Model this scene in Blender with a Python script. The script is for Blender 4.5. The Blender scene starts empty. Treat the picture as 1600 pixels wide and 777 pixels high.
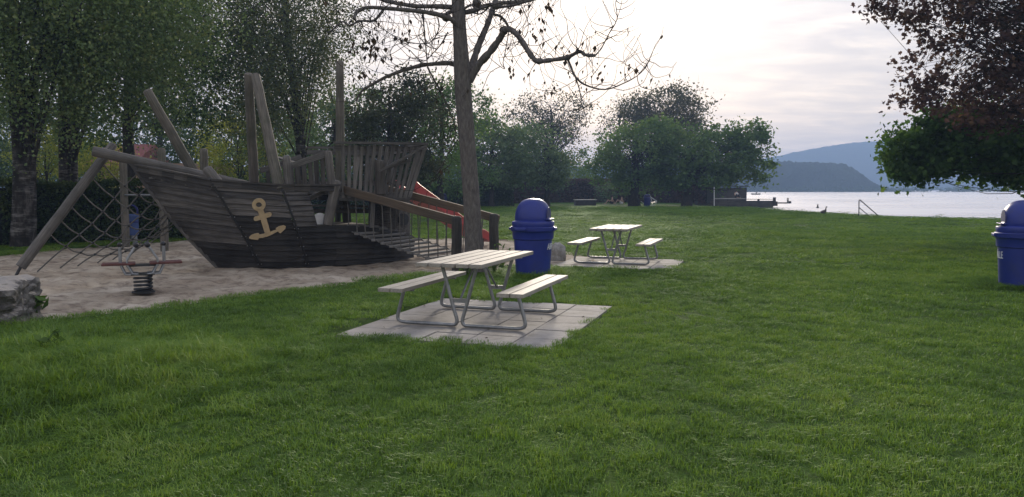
import bpy, bmesh, math, random
import numpy as np
from mathutils import Vector, Matrix, Quaternion
R = math.radians
rng = np.random.default_rng(7)
random.seed(7)
scene = bpy.context.scene
col = scene.collection
# ------------------------------------------------------------------ camera model
W0, H0, F = 1600.0, 777.0, 1200.0
CAMH = 1.6
TH = math.atan((H0/2 - 295.0)/F)
cf = np.array([0, math.cos(TH), -math.sin(TH)])
cu = np.array([0, math.sin(TH), math.cos(TH)])
C0 = np.array([0, 0, CAMH])
def ray(px, py):
    return cf + (px - W0/2)/F*np.array([1.0, 0, 0]) + (H0/2 - py)/F*cu
def P(px, py, Y):                       # point seen at a photo position, Y metres ahead
    d = ray(px, py); return C0 + d*(Y/d[1])
def G(px, py, z=0.0):                   # point on a level plane
    d = ray(px, py); return C0 + d*((z - CAMH)/d[2])

cam_d = bpy.data.cameras.new('camera'); cam = bpy.data.objects.new('camera', cam_d); col.objects.link(cam)
cam.location = (0, 0, CAMH); cam.rotation_euler = (math.pi/2 - TH, 0, 0)
cam_d.sensor_width = 36; cam_d.lens = 27.0; cam_d.clip_start = 0.05; cam_d.clip_end = 12000
scene.camera = cam

# ------------------------------------------------------------------ object helpers
def tag(o, label=None, cat=None, group=None, kind=None):
    if label: o['label'] = label
    if cat: o['category'] = cat
    if group: o['group'] = group
    if kind: o['kind'] = kind
    return o
def thing(name, label, cat, loc=(0, 0, 0), rz=0.0, group=None):
    o = bpy.data.objects.new(name, None); col.objects.link(o)
    o.location = loc; o.rotation_euler = (0, 0, rz); o.empty_display_size = .2
    return tag(o, label, cat, group)
def copy_tree(o, parent=None):
    c = o.copy(); col.objects.link(c); c.parent = parent
    for ch in o.children: copy_tree(ch, c)
    return c

ORG = [0.0, 0.0, 0.0]                    # origin of the thing being built (its parts are given in world metres)
def origin(v=(0, 0, 0)): ORG[:] = [float(x) for x in v]

def np_mesh(name, V, faces):            # faces: list of int arrays (m,3) / (m,4)
    me = bpy.data.meshes.new(name)
    V = np.asarray(V, dtype=np.float32)
    me.vertices.add(len(V)); me.vertices.foreach_set('co', V.ravel())
    loops = np.concatenate([f.ravel() for f in faces]).astype(np.int32)
    tot = np.concatenate([np.full(len(f), f.shape[1], np.int32) for f in faces])
    st = np.concatenate([[0], np.cumsum(tot)[:-1]]).astype(np.int32)
    me.loops.add(len(loops)); me.loops.foreach_set('vertex_index', loops)
    me.polygons.add(len(tot)); me.polygons.foreach_set('loop_start', st); me.polygons.foreach_set('loop_total', tot)
    me.update(calc_edges=True); me.validate()
    return me
def link(name, me, mat, parent=None, smooth=False):
    o = bpy.data.objects.new(name, me); col.objects.link(o)
    if mat: me.materials.append(mat)
    if parent is not None: o.parent = parent
    if smooth: me.polygons.foreach_set('use_smooth', np.ones(len(me.polygons), bool))
    return o

class MB:                               # mesh builder with a wood-grain coordinate per vertex
    def __init__(s): s.V, s.Fc, s.Gr, s.n = [], [], [], 0
    def add(s, V, Fc, Gr=None):
        b = len(s.V); s.V += [tuple(v) for v in V]; s.Fc += [tuple(i + b for i in f) for f in Fc]
        s.Gr += [tuple(g) for g in (Gr if Gr is not None else V)]; s.n += 1
        return s
    def beam(s, p0, p1, w, h, up=(0, 0, 1), taper=1.0):
        p0, p1 = Vector(p0), Vector(p1); d = (p1 - p0); L = d.length; d.normalize()
        u = Vector(up); x = d.cross(u)
        if x.length < 1e-4: x = d.cross(Vector((1, 0, 0)))
        x.normalize(); u = x.cross(d).normalized()
        V, Gr = [], []; o = random.random()*50
        for (p, l, k) in ((p0, 0, 1), (p1, L, taper)):
            for sx, sz in ((-1, -1), (1, -1), (1, 1), (-1, 1)):
                V.append(p + x*sx*w/2*k + u*sz*h/2*k); Gr.append((l + o, sx*w/2 + o, sz*h/2))
        return s.add(V, [(0, 3, 2, 1), (4, 5, 6, 7), (0, 1, 5, 4), (1, 2, 6, 5), (2, 3, 7, 6), (3, 0, 4, 7)], Gr)
    def box(s, c, sz):
        c = Vector(c); h = Vector(sz)*.5
        ax = max(range(3), key=lambda i: sz[i]); e = Vector((0, 0, 0)); e[ax] = h[ax]
        oth = [i for i in range(3) if i != ax]
        up = Vector((0, 0, 0)); up[oth[1]] = 1
        return s.beam(c - e, c + e, sz[oth[0]], sz[oth[1]], up)
    def tube(s, pts, rad, n=8, cap=True, rough=0.0):
        pts = [Vector(p) for p in pts]; m = len(pts)
        if not hasattr(rad, '__len__'): rad = [rad]*m
        V, Fc, Gr = [], [], []; o = random.random()*50; l = 0; prev = None
        for i, p in enumerate(pts):
            t = (pts[min(i+1, m-1)] - pts[max(i-1, 0)])
            if t.length < 1e-7: t = Vector((0, 0, 1))
            t.normalize()
            if prev is None:
                x = t.orthogonal().normalized()
            else:
                x = (prev - t*prev.dot(t))
                x = x.normalized() if x.length > 1e-5 else t.orthogonal().normalized()
            prev = x; y = t.cross(x)
            if i: l += (p - pts[i-1]).length
            for k in range(n):
                a = 2*math.pi*k/n; r = rad[i]*(1 + (random.uniform(-rough, rough) if rough else 0))
                V.append(p + (x*math.cos(a) + y*math.sin(a))*r)
                Gr.append((l + o, math.cos(a)*rad[i] + o, math.sin(a)*rad[i]))
        for i in range(m-1):
            for k in range(n):
                k2 = (k+1) % n; Fc.append((i*n+k, i*n+k2, (i+1)*n+k2, (i+1)*n+k))
        if cap:
            Fc.append(tuple(range(n-1, -1, -1))); Fc.append(tuple((m-1)*n + k for k in range(n)))
        return s.add(V, Fc, Gr)
    def log(s, p0, p1, r0, r1, n=14, wob=.006, seg=7):     # rounded-end timber log
        p0, p1 = Vector(p0), Vector(p1); d = p1 - p0; L = d.length; dn = d/L
        pts, rad = [p0, p0 + dn*r0*.12], [r0*.78, r0*.97]
        for i in range(1, seg):
            t = i/seg; pts.append(p0 + d*t + Vector((random.uniform(-wob, wob), random.uniform(-wob, wob), random.uniform(-wob, wob)))); rad.append(r0 + (r1-r0)*t)
        pts += [p1 - dn*r1*.35, p1 - dn*r1*.08, p1]; rad += [r1*.97, r1*.72, r1*.4]
        return s.tube(pts, rad, n)
    def lathe(s, prof, c=(0, 0, 0), n=32, cap0=True, cap1=True):
        V, Fc = [], []; m = len(prof)
        for (r, z) in prof:
            for k in range(n):
                a = 2*math.pi*k/n; V.append((c[0] + r*math.cos(a), c[1] + r*math.sin(a), c[2] + z))
        for i in range(m-1):
            for k in range(n):
                k2 = (k+1) % n; Fc.append((i*n+k, i*n+k2, (i+1)*n+k2, (i+1)*n+k))
        if cap0: Fc.append(tuple(range(n-1, -1, -1)))
        if cap1: Fc.append(tuple((m-1)*n + k for k in range(n)))
        return s.add(V, Fc)
    def ball(s, c, r, n=10, m=6, sz=1.0):
        prof = [(max(r*math.cos(t), 1e-4), r*sz*math.sin(t)) for t in np.linspace(-math.pi/2 + .12, math.pi/2 - .12, m)]
        return s.lathe(prof, c, n)
    def prism(s, outline, org, e1, e2, nrm, d0, d1):       # 2-D outline extruded along nrm from d0 to d1
        org, e1, e2, nrm = Vector(org), Vector(e1), Vector(e2), Vector(nrm)
        m = len(outline); V = []
        for d in (d0, d1): V += [org + e1*x + e2*y + nrm*d for x, y in outline]
        Fc = [tuple(range(m-1, -1, -1)), tuple(m + k for k in range(m))]
        Fc += [(k, (k+1) % m, m + (k+1) % m, m + k) for k in range(m)]
        return s.add(V, Fc)
    def build(s, name, mat, parent=None, smooth=False, bevel=0.0):
        me = bpy.data.meshes.new(name)
        me.from_pydata([(v[0]-ORG[0], v[1]-ORG[1], v[2]-ORG[2]) for v in s.V], [], s.Fc); me.update()
        at = me.attributes.new('grain', 'FLOAT_VECTOR', 'POINT')
        at.data.foreach_set('vector', np.array(s.Gr, np.float32).ravel())
        bm = bmesh.new(); bm.from_mesh(me); bmesh.ops.recalc_face_normals(bm, faces=bm.faces)
        if smooth:
            for f in bm.faces: f.smooth = True
            for e in bm.edges:
                if len(e.link_faces) == 2 and e.calc_face_angle(0) > R(42): e.smooth = False
        bm.to_mesh(me); bm.free()
        o = link(name, me, mat, parent)
        if bevel:
            b = o.modifiers.new('bevel', 'BEVEL'); b.width = bevel; b.segments = 2; b.limit_method = 'ANGLE'; b.angle_limit = R(40)
        return o
def spline(pts, k=6):                   # Catmull-Rom through points
    pts = [Vector(p) for p in pts]; out = []
    for i in range(len(pts)-1):
        p0, p1, p2, p3 = pts[max(i-1, 0)], pts[i], pts[i+1], pts[min(i+2, len(pts)-1)]
        for j in range(k):
            t = j/k
            out.append(.5*((2*p1) + (p2-p0)*t + (2*p0-5*p1+4*p2-p3)*t*t + (3*p1-p0-3*p2+p3)*t**3))
    out.append(pts[-1]); return out
# ------------------------------------------------------------------ materials
def nodes(name):
    m = bpy.data.materials.new(name); m.use_nodes = True
    nt = m.node_tree; nt.nodes.clear(); out = nt.nodes.new('ShaderNodeOutputMaterial'); return m, nt, out
class N:
    def __init__(s, nt): s.nt = nt
    def __call__(s, typ, ins=None, **kw):
        n = s.nt.nodes.new('ShaderNode' + typ)
        for k, v in kw.items(): setattr(n, k, v)
        for k, v in (ins or {}).items():
            if isinstance(v, bpy.types.NodeSocket): s.nt.links.new(v, n.inputs[k])
            else: n.inputs[k].default_value = v
        return n
    def noise(s, vec, scale, detail=3, rough=.55, dist=0):
        ins = {'Scale': scale, 'Detail': detail, 'Roughness': rough, 'Distortion': dist}
        if vec is not None: ins['Vector'] = vec
        return s('TexNoise', ins)
    def ramp(s, fac, stops):
        r = s('ValToRGB', {'Fac': fac}); e = r.color_ramp.elements
        while len(e) < len(stops): e.new(.5)
        for i, (p, c) in enumerate(stops):
            e[i].position = p; e[i].color = (*c, 1) if len(c) == 3 else c
        return r.outputs['Color']
    def mix(s, fac, a, b, typ='MIX'):
        n = s('Mix', data_type='RGBA', blend_type=typ)
        for i, v in ((0, fac), (6, a), (7, b)):
            if isinstance(v, bpy.types.NodeSocket): s.nt.links.new(v, n.inputs[i])
            else: n.inputs[i].default_value = (*v, 1) if hasattr(v, '__len__') and len(v) == 3 else v
        return n.outputs[2]
    def mapping(s, vec, scale=(1, 1, 1), rot=(0, 0, 0)):
        return s('Mapping', {'Vector': vec, 'Scale': scale, 'Rotation': rot}).outputs[0]
    def math(s, op, a, b=0.0, clamp=False):
        n = s('Math', operation=op); n.use_clamp = clamp
        for i, v in ((0, a), (1, b)):
            if isinstance(v, bpy.types.NodeSocket): s.nt.links.new(v, n.inputs[i])
            else: n.inputs[i].default_value = v
        return n.outputs[0]
    def pos(s): return s('NewGeometry').outputs['Position']
    def bump(s, h, strength=.4, dist=.02): return s('Bump', {'Height': h, 'Strength': strength, 'Distance': dist}).outputs[0]
    def bsdf(s, out, color, rough=.8, normal=None, metal=0.0, spec=.35, **kw):
        ins = {'Base Color': (*color, 1) if isinstance(color, tuple) else color, 'Roughness': rough, 'Metallic': metal, 'Specular IOR Level': spec}
        if normal is not None: ins['Normal'] = normal
        ins.update(kw)
        b = s('BsdfPrincipled', ins); s.nt.links.new(b.outputs[0], out.inputs['Surface']); return b

def wood(name, dark, light, dirt=(.02, .02, .018), dirt_amt=.5, rough=.8, big=1.2, green=None):
    m, nt, out = nodes(name); n = N(nt)
    g = n('Attribute', attribute_name='grain').outputs['Vector']
    a = n.noise(n.mapping(g, (2.2, 45, 45)), 1.0, 5, .62, .4).outputs[0]
    b = n.noise(n.mapping(g, (.9, 9, 9)), 1.0, 3, .5).outputs[0]
    c = n.ramp(a, [(.28, dark), (.72, light)])
    c = n.mix(n.math('MULTIPLY', b, .55), c, tuple(x*.55 for x in dark))
    ri = n('NewGeometry').outputs['Random Per Island']; c = n.mix(1.0, c, n.ramp(ri, [(0, (.62, .62, .63)), (.5, (1, .99, .97)), (1, (1.32, 1.28, 1.22))]), 'MULTIPLY')
    p = n.pos(); big_n = n.noise(p, big, 5, .6).outputs[0]
    k = n.ramp(big_n, [(.45, (0, 0, 0)), (.66, (dirt_amt,)*3)])
    c = n.mix(k, c, dirt)
    if green:
        gn = n.ramp(n.noise(p, 2.3, 4, .6).outputs[0], [(.5, (0, 0, 0)), (.75, (.6, .6, .6))]); c = n.mix(gn, c, green)
    n.bsdf(out, c, rough, n.bump(n.math('ADD', a, b), .55, .008), spec=.25)
    return m
def plain(name, color, rough=.6, var=.25, scale=6, metal=0.0, spec=.4, bump=.0, dirt=None, dirt_amt=.5):
    m, nt, out = nodes(name); n = N(nt); p = n('TexCoord').outputs['Object']
    a = n.noise(p, scale, 5, .6).outputs[0]
    c = n.ramp(a, [(.3, tuple(x*(1-var) for x in color)), (.7, tuple(min(1, x*(1+var)) for x in color))])
    if dirt:
        k = n.ramp(n.noise(p, scale*.7, 6, .7).outputs[0], [(.5, (0, 0, 0)), (.72, (dirt_amt,)*3)]); c = n.mix(k, c, dirt)
    r = n.ramp(n.noise(p, scale*2.3, 4).outputs[0], [(.3, (rough*.8,)*3), (.7, (min(1, rough*1.2),)*3)])
    n.bsdf(out, c, r, n.bump(n.noise(p, scale*5, 4).outputs[0], bump, .01) if bump else None, metal, spec)
    return m
def leaf(name, c1, c2, trans=.35, patch=.5, c3=None, gloss=.015):
    m, nt, out = nodes(name); n = N(nt)
    geo = n('NewGeometry'); rnd = geo.outputs['Random Per Island']
    a = n.noise(geo.outputs['Position'], patch, 3, .55).outputs[0]
    f = n.math('ADD', n.math('MULTIPLY', rnd, .36), n.math('MULTIPLY', n.math('SUBTRACT', a, .2), 1.15))
    st = [(.2, c1), (.8, c2)] if c3 is None else [(.15, c1), (.62, c2), (.93, c3)]
    c = n.ramp(f, st)
    d = n('BsdfDiffuse', {'Color': c}); t = n('BsdfTranslucent', {'Color': n.mix(.5, c, n.mix(1.0, c, (1.2, 1.2, .6), 'MULTIPLY'))})
    mx = n('MixShader', {0: trans, 1: d.outputs[0], 2: t.outputs[0]})
    gl = n('BsdfGlossy', {'Color': (.8, .85, .9, 1), 'Roughness': .45})
    mx2 = n('MixShader', {0: gloss, 1: mx.outputs[0], 2: gl.outputs[0]})
    nt.links.new(mx2.outputs[0], out.inputs['Surface'])
    return m
M = {}
M['hull'] = wood('tarred weathered planks', (.035, .033, .031), (.21, .20, .19), (.012, .0115, .011), .85, .75, .9)
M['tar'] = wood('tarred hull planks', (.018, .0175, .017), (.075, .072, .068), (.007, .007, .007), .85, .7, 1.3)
M['log'] = wood('weathered log', (.065, .06, .052), (.2, .185, .16), (.05, .055, .038), .5, .85, 1.6, (.055, .065, .035))
M['greywood'] = wood('grey weathered timber', (.06, .057, .053), (.19, .182, .172), (.04, .04, .036), .55, .85, 1.6)
M['darkwood'] = wood('dark weathered timber', (.04, .038, .035), (.12, .112, .102), (.02, .02, .018), .6, .8, 1.5)
M['railwood'] = wood('brown larch beam', (.075, .055, .038), (.19, .145, .1), (.05, .045, .035), .45, .75, 1.4)
M['bench'] = wood('pale weathered bench boards', (.34, .31, .26), (.60, .56, .50), (.22, .205, .18), .5, .65, 2.6)
M['picket'] = wood('silvery picket boards', (.09, .085, .08), (.27, .26, .245), (.05, .05, .045), .5, .85, 1.8)
M['step'] = wood('grey worn step boards', (.13, .125, .118), (.33, .32, .30), (.07, .07, .065), .5, .8, 2.0)
M['emblem'] = plain('ochre painted board', (.44, .34, .2), .7, .15, 9, bump=.15, dirt=(.22, .17, .1), dirt_amt=.5)
M['rope'] = plain('grey braided rope', (.1, .095, .085), .9, .3, 60)
M['steel'] = plain('galvanised steel tube', (.27, .28, .285), .45, .2, 14, metal=.7, spec=.5)
M['darksteel'] = plain('dark steel', (.045, .047, .05), .5, .25, 14, metal=.5)
M['black'] = plain('black rubber', (.015, .015, .015), .45, .2, 10)
M['blue'] = plain('blue moulded plastic', (.015, .028, .205), .42, .16, 3, spec=.45, dirt=(.035, .045, .13), dirt_amt=.65, bump=.02)
M['darkblue'] = plain('dark blue plastic', (.012, .016, .11), .45, .15, 4)
M['paleblue'] = plain('faded blue bin paint', (.06, .1, .26), .5, .2, 5)
M['white'] = plain('white lettering', (.75, .76, .78), .5, .06, 10)
M['whitepaint'] = plain('white painted metal', (.72, .72, .72), .4, .08, 4)
M['red'] = plain('red slide plastic', (.36, .038, .04), .4, .18, 4, spec=.5)
M['redlight'] = plain('pink faded slide edge', (.5, .12, .09), .4, .15, 4, spec=.5)
M['redbrown'] = plain('red brown seat board', (.095, .032, .026), .6, .3, 8)
M['glass'] = plain('dark window glass', (.02, .025, .03), .08, .1, 2, spec=.7)
M['skin'] = plain('skin', (.42, .27, .2), .6, .1, 9)
M['hair'] = plain('brown hair', (.04, .028, .02), .7, .2, 20)
M['cloth_dark'] = plain('dark cloth', (.03, .03, .035), .9, .2, 12)
M['cloth_pale'] = plain('pale cloth', (.6, .6, .58), .9, .1, 12)
M['concrete'] = plain('dark concrete', (.07, .068, .066), .9, .3, 5, bump=.3)
M['concrete_top'] = plain('pale concrete', (.3, .3, .29), .9, .15, 5, bump=.2)
M['stucco'] = plain('tan house wall', (.3, .2, .14), .9, .12, 3)
M['rooftile'] = plain('red roof tiles', (.22, .075, .065), .8, .25, 6)
M['feather'] = plain('grey brown feathers', (.07, .06, .05), .8, .3, 20)
M['towel'] = plain('faded towel', (.3, .28, .27), .95, .2, 6)
# ------------------------------------------------------------------ light, sky, air
SUN_AZ, SUN_EL = 6.0, 15.0
sd = bpy.data.lights.new('sun', 'SUN'); sd.energy = 2.2; sd.angle = R(10); sd.color = (1.0, .88, .72)
so = bpy.data.objects.new('sun', sd); col.objects.link(so)
sv = Vector((math.sin(R(SUN_AZ))*math.cos(R(SUN_EL)), math.cos(R(SUN_AZ))*math.cos(R(SUN_EL)), math.sin(R(SUN_EL))))
so.rotation_euler = sv.to_track_quat('Z', 'Y').to_euler(); so.location = (6, 50, 40)
w = bpy.data.worlds.new('World'); scene.world = w; w.use_nodes = True
nt = w.node_tree; nt.nodes.clear(); n = N(nt)
sky = n('TexSky', sky_type='NISHITA', sun_disc=False, sun_elevation=R(SUN_EL), sun_rotation=R(SUN_AZ), altitude=400, air_density=1.2, dust_density=2.5)
tc = n('TexCoord').outputs['Generated']
sx = n('SeparateXYZ', {0: tc})
el = sx.outputs['Z']
h = n.math('ADD', n.math('MAXIMUM', el, 0.0), .09)
pl = n('CombineXYZ', {0: n.math('DIVIDE', sx.outputs['X'], h), 1: n.math('DIVIDE', sx.outputs['Y'], h), 2: 0.0}).outputs[0]
cn = n.noise(n.mapping(pl, (.8, 1.5, 1), (0, 0, R(14))), 3.2, 8, .6, .4).outputs[0]
cn2 = n.noise(n.mapping(pl, (.2, .5, 1), (0, 0, R(-8))), 1.0, 5, .55, .3).outputs[0]
SKY = 5.9                                # strength 0.1 below
veil = n.ramp(el, [(0.0, (1.08*SKY, .82*SKY, .57*SKY)), (.07, (.92*SKY, .76*SKY, .62*SKY)), (.16, (.77*SKY, .71*SKY, .675*SKY)), (.32, (.70*SKY, .70*SKY, .77*SKY)), (1.0, (.66*SKY, .70*SKY, .82*SKY))])
tex = n.ramp(n.math('ADD', n.math('MULTIPLY', cn, .5), n.math('MULTIPLY', cn2, .5)), [(.41, (.72, .75, .84)), (.5, (.95, .95, .97)), (.585, (1.32, 1.25, 1.17))])
veil = n.mix(1.0, veil, tex, 'MULTIPLY')
# brightening of the thin cloud round the sun
dot = n('VectorMath', {0: tc, 1: tuple(Vector((math.sin(R(4.5)), math.cos(R(4.5)), .13)).normalized())}, operation='DOT_PRODUCT').outputs['Value']
glow = n.math('POWER', n.math('MAXIMUM', dot, 0.0), 14.0)
glow = n.mix(n.math('MULTIPLY', glow, .85), (0, 0, 0), (.42*SKY, .36*SKY, .31*SKY))
allsky = n.mix(.92, sky.outputs[0], veil)
allsky = n.mix(1.0, allsky, glow, 'ADD')
bg = n('Background', {'Color': allsky, 'Strength': .1})
wo = n('OutputWorld', {'Surface': bg.outputs[0]})
vs = scene.view_settings; vs.view_transform = 'Standard'; vs.look = 'None'; vs.exposure = 1.0; vs.gamma = 1
scene.cycles.max_bounces = 6; scene.cycles.diffuse_bounces = 3; scene.cycles.glossy_bounces = 2
scene.cycles.transmission_bounces = 3; scene.cycles.volume_bounces = 0; scene.cycles.caustics_reflective = False
scene.cycles.use_denoising = True

b = MB(); b.box((0, 800, 43), (4400, 2100, 91)); hz = b.build('haze', None)
m, nt, out = nodes('lake haze'); n = N(nt)
v = n('VolumePrincipled', {'Color': (.42, .62, 1.0, 1), 'Density': .00098, 'Anisotropy': .1}); nt.links.new(v.outputs[0], out.inputs['Volume'])
hz.data.materials.append(m); tag(hz, kind='stuff')

# ------------------------------------------------------------------ ground, lake, hills
SHORE = np.array([(-700, -60), (400, -60), (400, 20), (60, 37), (26.0, 41.2), (21.4, 44.9), (20.2, 55), (19.8, 66), (18.6, 74), (19.6, 82), (22.5, 88), (23.5, 97), (16, 114), (-20, 150), (-700, 190)], float)
def sdf(poly, x, y):                     # >0 inside
    d = np.full(x.shape, 1e9); ins = np.zeros(x.shape, bool); m = len(poly)
    for i in range(m):
        ax, ay = poly[i]; bx, by = poly[(i+1) % m]; ex, ey = bx-ax, by-ay
        t = np.clip(((x-ax)*ex + (y-ay)*ey)/(ex*ex+ey*ey), 0, 1)
        d = np.minimum(d, np.hypot(x-ax-t*ex, y-ay-t*ey))
        c = ((ay > y) != (by > y)) & (x < ex*(y-ay)/(ey if abs(ey) > 1e-9 else 1e-9) + ax); ins ^= c
    return np.where(ins, d, -d)
def vnoise(x, y, s, seed=0):             # cheap smooth noise from summed waves
    r = np.random.default_rng(seed); out = np.zeros(np.shape(x))
    for k in range(9):
        a = r.uniform(0, 2*math.pi); f = s*r.uniform(.5, 1.8); out += np.sin((x*math.cos(a)+y*math.sin(a))*f + r.uniform(0, 7))
    return out/4.5
MOUND = G(20, 600)
def height(x, y):
    x = np.asarray(x, float); y = np.asarray(y, float)
    z = .018*vnoise(x, y, .9, 3)
    z = z + .20*np.exp(-(((x-MOUND[0])/1.5)**2 + ((y-MOUND[1])/1.25)**2))
    z = z + .10*np.exp(-(((x+6.9)/.9)**2 + ((y-8.6)/.8)**2))
    return z
def px_poly(pts): return np.array([G(*p)[:2] for p in pts])
SAND = px_poly([(-420, 520), (-120, 512), (30, 503), (90, 496), (170, 487), (260, 475), (360, 463), (480, 449), (560, 439), (612, 431), (660, 427), (720, 425), (772, 425), (800, 418), (842, 414), (880, 413.5), (912, 414), (936, 411), (925, 401), (897, 399), (872, 388), (842, 379), (800, 374), (740, 371.5), (690, 372), (640, 373), (520, 374), (380, 373.5), (300, 375), (220, 380), (120, 386), (20, 398), (-150, 412), (-420, 440)])
ca, sa = .9479, .3186                    # direction of the paving: along = (sa, ca), across = (ca, -sa)
SLAB_A = (np.array([-1.95, 8.35]), 2.50, 2.98)
SLAB_B = (np.array([.80, 15.85]), 2.50, 2.3)
def slab_poly(s):
    o, w_, l_ = s; a = np.array([ca, -sa])*w_; bb = np.array([sa, ca])*l_
    return np.array([o, o+a, o+a+bb, o+bb])
POLY_A, POLY_B = slab_poly(SLAB_A), slab_poly(SLAB_B)

def axis(lo, a, b2, hi, step):
    return np.concatenate([lo, np.arange(a, b2+1e-6, step), hi])
gx = axis(np.array([-2100, -800, -300, -120, -70, -50, -40, -32]), -26, 40, np.array([46, 55, 70, 100, 160, 300, 800, 2100]), .4)
gy = axis(np.array([-150, -60, -20, -8]), -3, 106, np.array([112, 125, 150, 190, 260, 500, 1000, 1750]), .4)
X, Y = np.meshgrid(gx, gy); dS = sdf(SHORE, X, Y) + .18*vnoise(X, Y, 1.1, 11)
t = np.clip((dS + .15)/.9, 0, 1); t = t*t*(3-2*t)
Z = height(X, Y)*t + (-1.3)*(1-t)
dsand = sdf(SAND, X, Y); Z -= .15*np.clip((dsand+.12)/.3, 0, 1)
for pl_ in (POLY_A, POLY_B): Z = np.where(sdf(pl_, X, Y) > -.5, np.minimum(Z, -.030), Z)
nx, ny = len(gx), len(gy); idx = np.arange(nx*ny).reshape(ny, nx)
quads = np.stack([idx[:-1, :-1].ravel(), idx[:-1, 1:].ravel(), idx[1:, 1:].ravel(), idx[1:, :-1].ravel()], 1)
m, nt, out = nodes('lawn soil'); n = N(nt); p = n.pos()
c = n.ramp(n.noise(p, .35, 5, .6).outputs[0], [(.3, (.045, .09, .016)), (.55, (.07, .13, .022)), (.75, (.09, .145, .03))])
c = n.mix(n.ramp(n.noise(p, 9, 5, .65).outputs[0], [(.42, (0, 0, 0)), (.72, (.7, .7, .7))]), c, (.02, .036, .01))
c = n.mix(n.ramp(n.noise(p, 1.3, 4, .6).outputs[0], [(.6, (0, 0, 0)), (.8, (.35,)*3)]), c, (.07, .062, .035))
n.bsdf(out, c, .95, n.bump(n.noise(p, 30, 4, .7).outputs[0], .8, .05), spec=.05)
o = link('lawn', np_mesh('lawn', np.stack([X.ravel(), Y.ravel(), Z.ravel()], 1), [quads]), m, smooth=True); tag(o, kind='structure')

m, nt, out = nodes('lake water'); n = N(nt); p = n.pos()
h1 = n.noise(n.mapping(p, (.5, 1.6, 1)), 1.1, 4, .6).outputs[0]; h2 = n.noise(n.mapping(p, (.05, .3, 1)), 1.0, 3).outputs[0]
fr_ = n('Fresnel', {'IOR': 1.33}); d_ = n('BsdfDiffuse', {'Color': (.05, .06, .065, 1)})
rg_ = n.ramp(h2, [(.35, (.2,)*3), (.65, (.34,)*3)])
g_ = n('BsdfGlossy', {'Color': (1, .98, .97, 1), 'Roughness': rg_, 'Normal': n.bump(h1, .04, .03)}); mx_ = n('MixShader', {0: fr_.outputs[0], 1: d_.outputs[0], 2: g_.outputs[0]}); nt.links.new(mx_.outputs[0], out.inputs['Surface'])
o = link('lake', np_mesh('lake', [(-2100, -70, -.45), (2100, -70, -.45), (2100, 1740, -.45), (-2100, 1740, -.45)], [np.array([[0, 1, 2, 3]])]), m); tag(o, kind='structure')

def hill(name, Yc, depth, prof, mat, rough, seed, n_=160):
    xs = np.array([(px-800)/F*Yc for px, _ in prof]); hs = np.array([(295-py)/F*Yc + CAMH for _, py in prof])
    gx_ = np.linspace(xs[0], xs[-1], n_); ht = np.interp(gx_, xs, hs)
    gy_ = np.linspace(-1, 1, 31)
    XX, YY = np.meshgrid(gx_, gy_); prof_y = np.cos(YY*math.pi/2)**.8
    ZZ = ht[None, :]*prof_y + rough*vnoise(XX, YY*depth, .06, seed)*prof_y + rough*.5*vnoise(XX, YY*depth, .23, seed+1)*prof_y
    ZZ += rough*.9*np.random.default_rng(seed).standard_normal(ZZ.shape)*prof_y; ZZ -= 1.0
    i_ = np.arange(XX.size).reshape(XX.shape)
    q = np.stack([i_[:-1, :-1].ravel(), i_[:-1, 1:].ravel(), i_[1:, 1:].ravel(), i_[1:, :-1].ravel()], 1)
    o = link(name, np_mesh(name, np.stack([XX.ravel(), (YY*depth + Yc).ravel(), ZZ.ravel()], 1), [q]), mat, smooth=True)
    return tag(o, kind='structure')
m, nt, out = nodes('wooded hill'); n = N(nt); p = n.pos()
c = n.ramp(n.noise(p, .05, 6, .65).outputs[0], [(.35, (.012, .02, .012)), (.65, (.04, .055, .028))])
n.bsdf(out, c, .95, n.bump(n.noise(p, .12, 5, .7).outputs[0], 1.0, 4.0), spec=.0)
MH = m
hill('near_hill', 530, 16, [(-400, 285), (300, 268), (700, 262), (1000, 256), (1150, 254), (1215, 252.5), (1250, 252), (1285, 252.5), (1312, 254), (1328, 261), (1345, 273), (1362, 286), (1385, 293)], MH, .6, 5, 520)
hill('far_hill', 1270, 140, [(-700, 250), (400, 262), (900, 262), (1100, 255), (1180, 249), (1210, 244), (1250, 236), (1300, 227), (1350, 221), (1385, 219), (1450, 226), (1540, 252), (1600, 272), (1700, 284), (2000, 290), (2600, 292)], MH, .5, 8, 400)
# ------------------------------------------------------------------ sand
gx = np.arange(-17, 3.2, .06); gy = np.arange(9.0, 26.5, .06)
X, Y = np.meshgrid(gx, gy); d = sdf(SAND, X, Y) + .10*vnoise(X, Y, 3.0, 21)
Z = -.03 + .010*vnoise(X, Y, 4.2, 31) + .012*vnoise(X, Y, 9.5, 32) + .009*vnoise(X, Y, 17, 33)
Z = np.where(d < 0, -.03 + d*.35, Z + .02*np.exp(-(d/.15)**2))
for _ in range(1500):                     # footprints and dug hollows
    fx, fy = rng.uniform(-12, 0), rng.uniform(9.8, 22); r_ = rng.uniform(.06, .15)
    Z -= rng.uniform(.01, .07)*np.exp(-(((X-fx)/r_)**2 + ((Y-fy)/(r_*1.5))**2))
i_ = np.arange(X.size).reshape(X.shape)
q = np.stack([i_[:-1, :-1].ravel(), i_[:-1, 1:].ravel(), i_[1:, 1:].ravel(), i_[1:, :-1].ravel()], 1)
q = q[(d.ravel()[q] > -.35).all(1)]
m, nt, out = nodes('damp sand'); n = N(nt); p = n.pos()
c = n.ramp(n.noise(p, .8, 6, .65).outputs[0], [(.32, (.26, .205, .15)), (.52, (.385, .325, .25)), (.7, (.52, .45, .36))])
c = n.mix(n.ramp(n.noise(p, 4, 5, .7).outputs[0], [(.48, (0, 0, 0)), (.64, (.75,)*3)]), c, (.14, .105, .08))
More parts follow.
